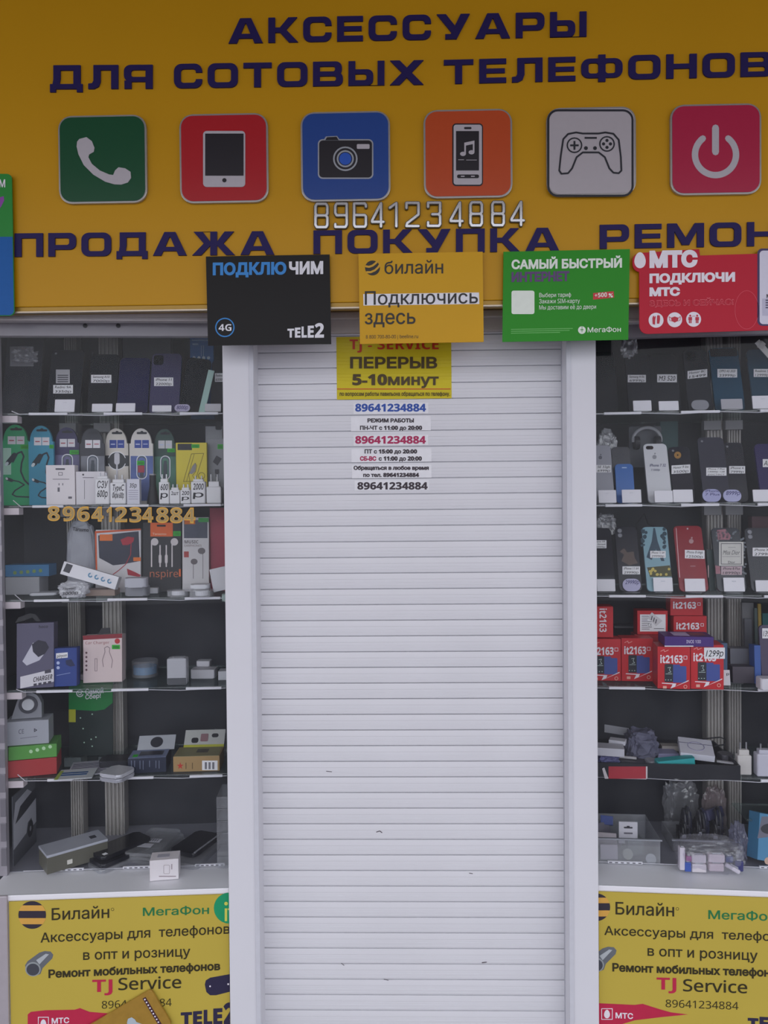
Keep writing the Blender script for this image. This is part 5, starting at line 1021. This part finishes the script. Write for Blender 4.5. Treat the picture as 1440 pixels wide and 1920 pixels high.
f.poly('fruit_logo', [circ(1296, 1015, 4.4), circ(1297, 1008.5, 1.8, 10)], mat('#b4888c', .3), 2); f.poly('logo_print', [rect(1294, 1061, 1304, 1062.3)], mat('#b88088', .5), 2); f.poly('lens', [circ(1289, 991.5, 1.6, 12)], mat('#d8c8cc', .2), 2); f.poly('bright_edge', [[(1267, 990), (1268.2, 990), (1275, 1083), (1273.6, 1083)], [(1327, 1060), (1328.4, 1060), (1328.6, 1083), (1327.6, 1083)]], mat('#d8b0b4', .3), 2)
holder(K, 'white holder on a clear disc under the red phone', 1285, 1085, 1323, 1103, 2)
carton(K, 'phone', 'dark green phone half hidden between red and floral phones', 'smartphone', 1330, 1342, 1030, 2, .20, '#1e3434', .009, 12, part='body')
r_, f = phone(K, 'phone in floral case with large white framed panel', 1346, 1400, 990, 2, '#33363e', tilt=18)
f.poly('rose_print', [[(1344, 994), (1360, 992), (1370, 1004), (1368, 1012), (1346, 1012)], [(1341, 1060), (1350, 1062), (1351, 1076), (1342, 1076)]], mat('#a06c78', .5, 0, .4, 150.), 1); f.poly('floral_print', [circ(1344+rnd.random()*52, 996+rnd.random()*20, 2.2, 8) for i in range(20)]+[circ(1393+rnd.random()*6, 1016+rnd.random()*60, 2, 8) for i in range(14)], mat('#6a7078', .5), 1)
pn = f.poly('white_panel', [rect(1348, 1016, 1394, 1061)], mat('#cfccc8', .5), 2); f.poly('panel_frame', stroke([(1352, 1019.5), (1390, 1019.5), (1390, 1058), (1352, 1058)], 1.1, True), mat('#4a4850', .5), 3, parent=pn); f.text('Miss Dior', 1355, 1032, 1386, 1040, mat('#4a464c', .5), 0, 'h', 0, 3, .25, parent=pn); f.text('Dior', 1365, 1052, 1378, 1056.5, mat('#4a464c', .5), 0, 'h', .01, 3, parent=pn); f.poly('fine_lines', [rect(1354, 1043.5, 1387, 1044.3), rect(1365, 1026, 1379, 1026.8)], mat('#8c8890', .5), 3, parent=pn)
f.label(1352, 1062, 1391, 1078, ['iPhone 8 Plus', '18990р'], m=mat('#c0a8b0', .6), lay=2)
holder(K, 'white holder on a clear disc under the floral phone', 1358, 1083, 1397, 1101, 2)
phone(K, 'black glossy phone at the right edge, third shelf', 1410, 1464, 990, 2, '#2a2b34', tilt=18, cam='rings', tagbox=(1411, 1027, 1448, 1043), lines=['iPhone XS', '27990'])
holder(K, 'white holder at the right edge, third shelf', 1418, 1088, 1455, 1104, 2)
carton(K, 'box', 'dark red narrow box standing behind the right edge phone', 'box', 1410, 1448, 968, 2, .27, '#4a2630', .03)

# fourth shelf: red phone boxes
RB = '#c8242c'
def redbox(label, x0, x1, yt, w, z0=0., th=.055, yaw=0., dx=0, group='red phone boxes on the fourth shelf of the right case'):
    r_, f = carton(K, 'phone_box', label, 'phone box', x0, x1, yt, 3, w, RB, th, 0, yaw, 0, z0, group)
    s = (x1-x0)/61.; X = lambda v: x0+v*s; Yv = lambda v: yt+v*s
    f.text('it2163', X(5), Yv(16), X(47), Yv(30), W4, 0, 'b', .015, 1); f.poly('suffix_mark', stroke([(X(49), Yv(17)), (X(55), Yv(17)), (X(55), Yv(23)), (X(49), Yv(23))], .9, True), W4, 1)
    f.poly('brand_mark', stroke([(X(6), Yv(8)), (X(12), Yv(5)), (X(13), Yv(9)), (X(20), Yv(6))], .9), mat('#f0b0a8', .5), 1)
    f.poly('phone_picture', [rr(X(13), Yv(32), X(29), Yv(66), 2)], mat('#2c3038', .4), 1); f.poly('blue_phone_picture', [rect(X(29), Yv(33), X(42), Yv(67)), rr(X(39), Yv(36), X(54), Yv(67), 2)], mat('#44549c', .4), 1)
    f.poly('screen_print', stroke([(X(19), Yv(39)), (X(24), Yv(38)), (X(22), Yv(43)), (X(25), Yv(47)), (X(20), Yv(48))], 1)+[[rect(X(15), Yv(50), X(27), Yv(51))]]+[[rect(X(14+5*i), Yv(61), X(16+5*i), Yv(62.5))] for i in range(3)], mat('#b4c4c0', .5), 2)
    f.poly('white_flash', [[(X(8), Yv(67)), (X(35), Yv(68.5)), (X(33), Yv(74)), (X(58), Yv(62)), (X(58), Yv(64)), (X(24), Yv(78)), (X(28), Yv(70)), (X(8), Yv(68.5))]], W4, 2); f.poly('round_marks', stroke(circ(X(52), Yv(74.5), 3*s, 14), 1.1, True)+[[rect(X(10), Yv(73), X(17), Yv(78))]], mat('#e8b0a0', .5), 2)
    return r_, f
r_, f = redbox('red phone box behind the white post, left end of the row', 1104, 1164.5, 1198, .19)
redbox('red phone box second from the left end of the row', 1165.5, 1225, 1197, .19)
redbox('red phone box at front, carrying the violet box, left of the pair', 1233, 1294, 1213, .105, yaw=-4, th=.075)
r_, f = redbox('red phone box at front right with 1299 price label', 1295, 1357, 1209, .105, yaw=-4, th=.075)
f.label(1320, 1214, 1359, 1235, ['1299р'], lay=3, name='price_label', sh=.2)
yz = lambda z: z-K.z[3]
def redlid(label, x0, x1, yt, w, z0, txt=True, th=.05):
    r_, f = carton(K, 'phone_box', label, 'phone box', x0, x1, yt, 3, w, RB, th, 0, 0, 0, z0, 'red phone boxes on the fourth shelf of the right case')
    return r_, f
zA = hit(K.M, 1290, 1184, .27)[1]-K.z[3]; zB = hit(K.M, 1290, 1154, .27)[1]-K.z[3]
carton(K, 'box', 'red carton standing at the back under the two small red boxes', 'box', 1262, 1326, 1186, 3, .27, '#a82830', .05)
h1 = hit(K.M, 1290, 1185.5, .27)[1]-K.z[3]
r_, f = redlid('small red box lying upper second with white number, right back', 1263, 1325, 1155, .268, h1); f.text('it2163', 1268, 1168, 1311, 1180, W4, 0, 'b', .015, 1); f.poly('suffix_mark', stroke([(1314, 1169), (1319, 1169), (1319, 1174), (1314, 1174)], .9, True), W4, 1)
h2 = hit(K.M, 1290, 1154.5, .268)[1]-K.z[3]
r_, f = redlid('small red box topmost of the back stack, under the third shelf', 1257, 1318, 1118, .266, h2+.0005); f.text('it2163', 1262, 1129, 1305, 1141, W4, 0, 'b', .015, 1); f.poly('suffix_mark', stroke([(1308, 1130), (1313, 1130), (1313, 1135), (1308, 1135)], .9, True), W4, 1)
carton(K, 'box', 'red carton standing behind the left row, under the labelled box', 'box', 1190, 1252, 1190, 3, .26, '#b02830', .05)
h3 = hit(K.M, 1220, 1189.5, .26)[1]-K.z[3]
r_, f = redlid('red box showing its white barcode label, behind the row', 1195, 1252, 1145, .255, h3)
lb = f.poly('spec_label', [rect(1200, 1152, 1248, 1184)], PAPER, 1); f.poly('small_print', [rect(1203, 1155+3.4*i, 1222-(i % 3)*4, 1156+3.4*i) for i in range(8)]+[rect(1226, 1178, 1245, 1179)], mat('#5a5660', .5), 2, parent=lb); f.text('CE', 1215, 1169, 1222, 1174, INK, 0, 'r', 0, 2, parent=lb)
f.poly('barcode_sticker', [[(1222, 1148), (1242, 1164), (1230, 1174), (1214, 1158)]], mat('#d8d4d8', .5), 3); f.poly('barcode_lines', [[(1222+4*i, 1154+3.2*i), (1223.6+4*i, 1155.2+3.2*i), (1221.6+4*i, 1163+3.2*i), (1220+4*i, 1162+3.2*i)] for i in range(3)], mat('#5a5660', .5), 4)
h4 = hit(K.M, 1134, 1197, .19)[1]-K.z[3]
r_, f = carton(K, 'phone_box', 'red box standing on end with sideways number, top of the left row', 'phone box', 1100, 1150, 1137, 3, .195, RB, .055, z0=h4+.001, group='red phone boxes on the fourth shelf of the right case', bev=.002)
ls = loops_of('it2163', 'b'); al = np.concatenate(ls); o_ = np.array(f.m((1124, 1141))); ex = np.array(f.m((1124, 1185)))-o_; ez = np.array(f.m((1137, 1141)))-o_
P, tr = fill([[[tuple(o_+ex*((p[0]-al[:, 0].min())/np.ptp(al[:, 0]))+ez*((p[1])/.71)) for p in l] for l in ls]]); flatmesh('lettering', P, tr, -.0004, W4, r_)
h5 = hit(K.M, 1290, 1213, .105)[1]-K.z[3]
r_, f = carton(K, 'phone_box', 'violet phone box lying across the two front red boxes', 'phone box', 1246, 1338, 1194, 3, .10, '#4a2c7c', .085, 0, -3, 0, h5+.0015); hw = f.W/2
f.text('INOI 100', 1287, 1200, 1314, 1206, mat('#d8cce8', .5), 0, 'r', .01, 1); f.poly('white_bottom_edge', [rect(1246, 1210.5, 1300, 1212.5)], W4, 1); MB().box(-hw*.55, hw*.1, .02, .07, f.H, f.H+.0006, .0).build('top_label', mat('#c8bce0', .5), r_); MB().box(hw*.15, hw*.8, .02, .065, f.H, f.H+.0006).build('dark_window', mat('#241c40', .3), r_)
carton(K, 'phone_box', 'blue box edge just right of the front red boxes', 'box', 1352, 1364, 1206, 3, .16, '#4a6484', .05)
r_, f = carton(K, 'price_card', 'small white price card right of the front red boxes', 'card', 1352, 1370, 1256, 3, .15, '#e0dee4', .002, 10, part='card'); f.text('р', 1362, 1261, 1367, 1266, INK, 0, 'h', .02, 1)
for i, (x0, x1, yt, w, cl, th, lb) in enumerate(((1370, 1412, 1216, .22, '#6c6c76', .05, 'grey flat carton pile right of the red boxes'), (1374, 1416, 1250, .17, '#4a444e', .05, 'dark flat carton lying in front of the grey carton'), (1394, 1416, 1130, .31, '#7a787c', .012, 'tall grey folder standing behind the grey carton'), (1398, 1412, 1160, .28, '#5c5c64', .01, 'narrow grey folder standing before the tall folder'), (1417, 1423, 1140, .29, '#4c5a58', .008, 'dark green thin pack among the folders'), (1424, 1430, 1132, .29, '#a88a3c', .008, 'yellow thin pack among the folders'), (1432, 1446, 1150, .30, '#2c6c70', .008, 'teal thin pack at the right edge'))):
    carton(K, 'pack', lb, 'pack', x0, x1, yt, 3, w, cl, th, 3)
carton(K, 'pack', 'blue upright pack near the right edge, fourth shelf', 'pack', 1416, 1428, 1210, 3, .165, '#3a5ca4', .04, 4)
r_, f = phone(K, 'dark purple phone pack with white price tag, right edge of fourth shelf', 1430, 1478, 1172, 3, '#3a2c4e', tilt=10, w=.16, tagbox=(1429, 1178, 1448, 1197), lines=['139р'])
slab(K, 'adapter_box', 'white rounded box at the right edge of the fourth shelf', 'box', 1444, 1272, 3, .055, .04, .03, 0, '#dcd8e0', r=.006)
slab(K, 'phone_case', 'dark clear cases lying behind the row of red boxes', 'phone case', 1170, 1172, 3, .07, .05, .006, 0, '#6a6a70', h4+.0005)

# fifth shelf: black tray of small goods
u0, u1 = hit(K.M, 1119, 1450, .11)[0], hit(K.M, 1388, 1450, .11)[0]; zt5 = K.z[4]+.001
M = K.M @ T((u0+u1)/2, .108, zt5); root = thing('tray', 'shallow black tray full of small goods on the fifth shelf', 'tray', M); hw = (u1-u0)/2
MB().box(-hw, hw, 0, .22, 0, .004).box(-hw, hw, 0, .004, .004, .040).box(-hw, hw, .216, .22, .004, .040).box(-hw, -hw+.004, .004, .216, .004, .040).box(hw-.004, hw, .004, .216, .004, .040).build('tray_body', mat('#24252b', .4), root)
f = Face(root, M, 0.); f.poly('red_label', [rect(1141, 1437, 1211, 1460)], mat('#a8303c', .5), 1); f.poly('white_label_edge', [rect(1211, 1437, 1214, 1460), [(1129, 1441), (1133, 1439), (1141, 1460), (1134, 1460)]], mat('#c8c0c4', .5), 1)
TZ = K.z[4]+.006
def intray(name, label, cat, px, py, L_, Wd, t, yaw, col, dz=.004, roll=0., tilt=0., r=None, rough=.4):
    u, w = hitz(K.M, px, py, K.z[4]+dz+t); w = min(max(w, .118+Wd/2), .31)
    M = K.M @ T(u, w, K.z[4]+dz) @ RZ(R(yaw)) @ RY(R(roll)) @ RX(R(tilt)); root = thing(name, label, cat, M, 'small goods heaped in the black tray'); m = mat(col, rough, 0, .05, 20.) if isinstance(col, str) else col
    if r: MB().prism(rr(-L_/2, -Wd/2, L_/2, Wd/2, r), 0, t, min(.003, t*.3)).build('body', m, root, T(0, 0, t) @ RX(R(-90)))
    else: MB().box(-L_/2, L_/2, -Wd/2, Wd/2, 0, t, .001).build('body', m, root)
    return root
s_ = intray('charger_box', 'white square box with round charger outline on the heap', 'box', 1304, 1398, .090, .085, .018, -10, '#d4d2de', .050, 3, 14)
MB().tube([(.022*math.cos(R(t)), .022*math.sin(R(t)), .0183) for t in range(0, 361, 15)], .0008, 6).build('ring_print', mat('#8a84a8', .5), s_); MB().box(-.045, .045, .012, .014, .0178, .0186).build('stripe_print', mat('#5a5670', .5), s_)
intray('glasses_case', 'turquoise slim packet lying at the front of the tray', 'packet', 1268, 1424, .105, .03, .022, 6, '#2c9ca0', .028, -5, r=.006)
intray('box', 'white box lying at the left end of the tray', 'box', 1140, 1398, .085, .05, .022, -8, '#c4c2cc', .055)
intray('card', 'grey hanging card with small hole sticking out of the tray', 'card', 1156, 1368, .07, .03, .003, -8, '#a8a8b0', .085, 6, 30)
intray('box', 'small white box leaning on the left white box', 'box', 1158, 1386, .045, .03, .012, -20, '#cfcdd6', .072)
s_, a_, b_ = bag(K, 'cable_bag', 'grey netted bag of cables in the middle left of the tray', 'bag', 1178, 1238, 1376, 4, .17, .08, 51, m=mat('#5c5c70', .6, 0, .35, 60.), amp=.25, z0=.02)
bag(K, 'plastic_bag', 'clear bag with blue goods at the left front of the tray', 'bag', 1122, 1162, 1412, 4, .14, .045, 52, m=mat('#7474a4', .4, 0, .4, 50.), amp=.25, z0=.006, H=.042)
intray('adapter', 'dark cable bundle at the front left of the tray', 'cable', 1185, 1425, .07, .04, .022, -12, '#4a4850', .012, r=.008)
intray('adapter', 'silver stick lying on the dark cable bundle', 'stick', 1176, 1418, .05, .008, .006, -12, '#c0bcc0', .036)
intray('earphone_case', 'grey white rounded plug left of the turquoise packet', 'case', 1222, 1424, .032, .035, .03, 20, '#9c9aa2', .008, r=.01)
intray('packet', 'lilac clear packet behind the turquoise packet', 'packet', 1248, 1408, .06, .05, .012, 5, '#9a98bc', .03)
intray('packet', 'cream packet at the back of the tray, left of the ring box', 'packet', 1255, 1396, .05, .03, .015, 0, '#aaa29c', .035)
intray('adapter', 'dark grey rounded adapter at the right end of the tray', 'adapter', 1360, 1412, .035, .04, .03, 10, '#5a5860', .012, r=.01)
intray('adapter', 'black curved cable end at the right of the tray', 'cable', 1330, 1425, .075, .035, .018, -8, '#26262c', .008, r=.012)
intray('card', 'white slip lying at the right end of the tray', 'card', 1362, 1428, .05, .012, .004, -20, '#c8c6cc', .030)
M = K.M @ T(hit(K.M, 1330, 1390, .24)[0], .24, K.z[4]+.06); o = thing('cable', 'black cable loop rising behind the ring box', 'cable', M); MB().tube([(-.06, 0, -.01), (-.02, 0, .012), (.03, 0, .018), (.045, 0, .012), (.04, -.01, 0), (.01, -.01, -.005)], .002, 6).build('wire', mat('#1e1e24', .5), o)
charger(K, 'cream white plug with two prongs right of the black tray', 1383, 1410, 1394, 4, .15, body=.62, col='#cfcac8', group='plugs at the right end of the fifth shelf')
charger(K, 'white plug at the right edge of the photo, fifth shelf', 1420, 1456, 1398, 4, .14, body=.72, col='#c8c6d4', group='plugs at the right end of the fifth shelf')

# floor of the right case
def crate(name, label, x0, x1, yt, yb, D, m=CASEC):
    u, w = onz(K, (x0+x1)/2, yb, 5); w = max(w, .02); M = place(K, (x0+x1)/2, w, K.zs+.0025); Wd, h = dims(M, x0, x1, yt); root = thing(name, label, 'bin', M); hw = Wd/2
    MB().box(-hw, hw, 0, D, 0, .003).box(-hw, hw, 0, .003, .003, h).box(-hw, hw, D-.003, D, .003, h).box(-hw, -hw+.003, .003, D-.003, .003, h).box(hw-.003, hw, .003, D-.003, .003, h).build('bin_body', m, root)
    MB().box(-hw-.004, hw+.004, -.004, .003, h-.004, h).build('rim', mat('#9a9ca4', .25), root)
    return root, M, hw, h, w
bn, MBn, hw1, hb1, wb1 = crate('plastic_bin', 'clear plastic bin with small white packets at the left of the floor', 1112, 1238, 1572, 1620, .17)
bn2, MB2, hw2, hb2, wb2 = crate('plastic_bin', 'clear plastic bin of dark cables in the middle of the floor', 1262, 1384, 1575, 1600, .125)
def inbin(Mb, name, label, cat, x, y, z, sx, sy, sz, yaw, col, tilt=0., r=None, group='small goods in the left clear bin'):
    M = Mb @ T(x, y, z) @ RZ(R(yaw)) @ RX(R(tilt)); root = thing(name, label, cat, M, group); m = mat(col, .45, 0, .06, 30.) if isinstance(col, str) else col
    MB().box(-sx/2, sx/2, -sy/2, sy/2, 0, sz, min(sx, sy, sz)*.15).build('body', m, root); return root
r_ = inbin(MBn, 'hang_card', 'white hanging card with dark slot sticking out of the left bin', 'card', .015, .05, .035, .052, .004, .062, 0, '#cfccd4')
MB().prism(rr(-.012, .044, .012, .048, .0016), -.0032, -.0018).prism(rr(-.004, .046, .004, .051, .001), -.0032, -.0018).build('hang_slot', mat('#3c3a42', .5), r_); MB().box(-.012, .012, -.0032, -.0018, .028, .032).build('print_line', mat('#6a6670', .5), r_)
inbin(MBn, 'packet', 'pale pink packet of fine print, front left in the left bin', 'packet', -.045, .014, .005, .048, .010, .040, 2, '#c8bcc6', -8)
inbin(MBn, 'packet', 'beige torn packet above the pink packet in the left bin', 'packet', -.045, .04, .030, .052, .012, .035, -6, '#b4aab0', -25)
inbin(MBn, 'packet', 'dark printed packet at the back left of the left bin', 'packet', -.05, .085, .04, .05, .01, .035, 14, '#5c5866', -30)
inbin(MBn, 'packet', 'small blue packet at the back of the left bin', 'packet', -.035, .10, .065, .035, .01, .025, -14, '#4a5a9c', -30)
inbin(MBn, 'tin', 'dull clear container with label inside the left bin', 'container', .03, .06, .005, .05, .05, .045, 8, '#6c7474')
for i, (x, z, cl, lb) in enumerate(((.005, .022, '#a4a498', 'round beige lid inside the left bin'), (.068, .010, '#c8c8cc', 'round white lid at the right of the left bin'))):
    M = MBn @ T(x, .012, z); o = thing('round_lid', lb, 'lid', M, 'small goods in the left clear bin'); MB().lathe([(.0001, 0), (.014, 0), (.014, .005), (.0001, .005)], seg=20).build('disc', mat(cl, .4), o, RX(R(70)))
# dark cables in the second bin
dk = ('black coiled cable', 'dark grey coiled cable', 'navy coiled cable')
for i in range(9):
    M = MB2 @ T(-.058+.0145*i, .03+.016*(i % 3), .008+.010*(i % 2)); o = thing('coiled_cable', '%s, %s in the middle bin counted from its left' % (dk[i % 3], ('first', 'second', 'third', 'fourth', 'fifth', 'sixth', 'seventh', 'eighth', 'ninth')[i]), 'cable', M, 'coiled cables packed in the middle bin')
    rx, rz = .020+.004*(i % 2), .034+.006*((i*2) % 3); pts = [((.006*math.sin(t*.37+i)), rx*math.cos(t), rz+rz*math.sin(t)+.006*math.sin(t*.5)) for t in [j*2*math.pi/14 for j in range(30)]]
    MB().tube(pts, .0036, 7).build('wire', mat(('#1c1c22', '#303038', '#262a44')[i % 3], .35), o); MB().box(-.006, .006, -.026, -.012, rz-.004, rz+.006, .001).build('connector', mat(('#8c8c94', '#3c3c44', '#2c2c38')[i % 3], .3, .3), o)
bag(K, 'plastic_bag', 'crumpled clear film rising over the middle bin of cables', 'bag', 1250, 1308, 1494, 5, .345, .04, 61, amp=.35, H=.15)
bag(K, 'plastic_bag', 'brownish crumpled film bag before the rear posts, over the middle bin', 'bag', 1322, 1362, 1500, 5, .31, .025, 63, m=clear('brown_film', (.75, .66, .66, 1), .12, .2, .3, (.5, .42, .44, 1)), amp=.3, H=.145)
inbin(MB2, 'packet', 'dark violet slanted packet on the cables of the middle bin', 'packet', .045, .06, .075, .07, .02, .03, 35, '#3a3a58', -20, group='packets on the cables')
# clear bag of chargers over the ledge
zl = K.zs+.002; u, w = hitz(K.M, 1338, 1645, zl); w = max(w, .018); MBg = K.M @ T(u, w, zl); dd = (MBg.translation-CAM).dot(fw)/F
root = thing('charger_bag', 'clear bag of white chargers lying on the right ledge', 'bag', MBg); MB().blob(122*dd, .085, .088, 71, .12, 8., 4).build('film', clear('thin_film', (.93, .92, .96, 1), .08, .15, .10), root, T(0, .045, 0))
gi = 'chargers inside the clear bag on the right ledge'
def inbag(label, px0, px1, py0, py1, y, sy, col, name='charger_plug', roll=0.):
    x0 = (px0-1338)*dd; x1 = (px1-1338)*dd; z0 = (1645-py1)*dd; z1 = (1645-py0)*dd; M = MBg @ T((x0+x1)/2, y, max(.004, z0)) @ RY(R(roll)); o = thing(name, label, 'charger', M, gi); hw_ = (x1-x0)/2
    MB().box(-hw_, hw_, 0, sy, 0, z1-z0, min(.004, hw_*.3), 3).build('body', mat(col, .35, 0, .04), o); MB().box(-hw_*.55, hw_*.55, .002, sy*.6, z1-z0, z1-z0+.004, .001).build('port_end', mat('#a8a8b0', .3, .3), o)
inbag('upright white charger at the left end of the charger bag', 1279, 1289, 1595, 1638, .012, .02, '#d8d0dc')
inbag('blue charger at the lower left of the charger bag', 1288, 1300, 1622, 1640, .010, .02, '#3c5ab0'); inbag('magenta plug above the blue charger in the bag', 1291, 1301, 1611, 1621, .012, .02, '#a45a94')
inbag('white charger block, upper left in the charger bag', 1301, 1328, 1608, 1624, .012, .022, '#d4ccd4'); inbag('white charger block, lower left in the charger bag', 1301, 1328, 1625, 1641, .010, .022, '#dcd4da')
inbag('white charger block, upper right in the charger bag', 1332, 1362, 1606, 1622, .012, .022, '#d8ccd4'); inbag('white charger block with maroon window, lower right in the bag', 1332, 1360, 1623, 1638, .010, .022, '#d4c4cc')
inbag('navy plug at the upper right of the charger bag', 1364, 1378, 1610, 1622, .016, .02, '#34427c'); inbag('round navy plug at the right end of the charger bag', 1380, 1396, 1618, 1638, .014, .02, '#3a3c74'); inbag('white cable end slanting at the right of the bag', 1358, 1388, 1626, 1634, .006, .01, '#cfc8d4', roll=30)
bag(K, 'plastic_bag', 'lilac clear film bag right of the middle bin', 'bag', 1380, 1406, 1555, 5, .15, .07, 73, m=clear('lilac_film', (.8, .8, .9, 1), .1, .2, .3, (.55, .55, .7, 1)), amp=.3, H=.09)
r_, f = carton(K, 'pack', 'blue package with dark oval window at the right edge of the floor', 'pack', 1420, 1490, 1530, 5, .11, '#4a84ac', .05, 14, 10, 12); f.poly('grey_upper_half', [[(1428, 1531), (1470, 1531), (1466, 1566), (1420, 1572)]], mat('#6c6c7c', .5), 1); f.poly('oval_window', [circ(1444, 1554, 18, 20, 10)], mat('#2a2a34', .4), 2); f.poly('round_badge', [circ(1440, 1614, 7)], mat('#c0a090', .5), 2)
slab(K, 'glass_sheet', 'short glass shelf piece on the lower right with white edge', 'shelf', 1440, 1522, 5, .16, .12, .005, 0, SHELFG, .115)
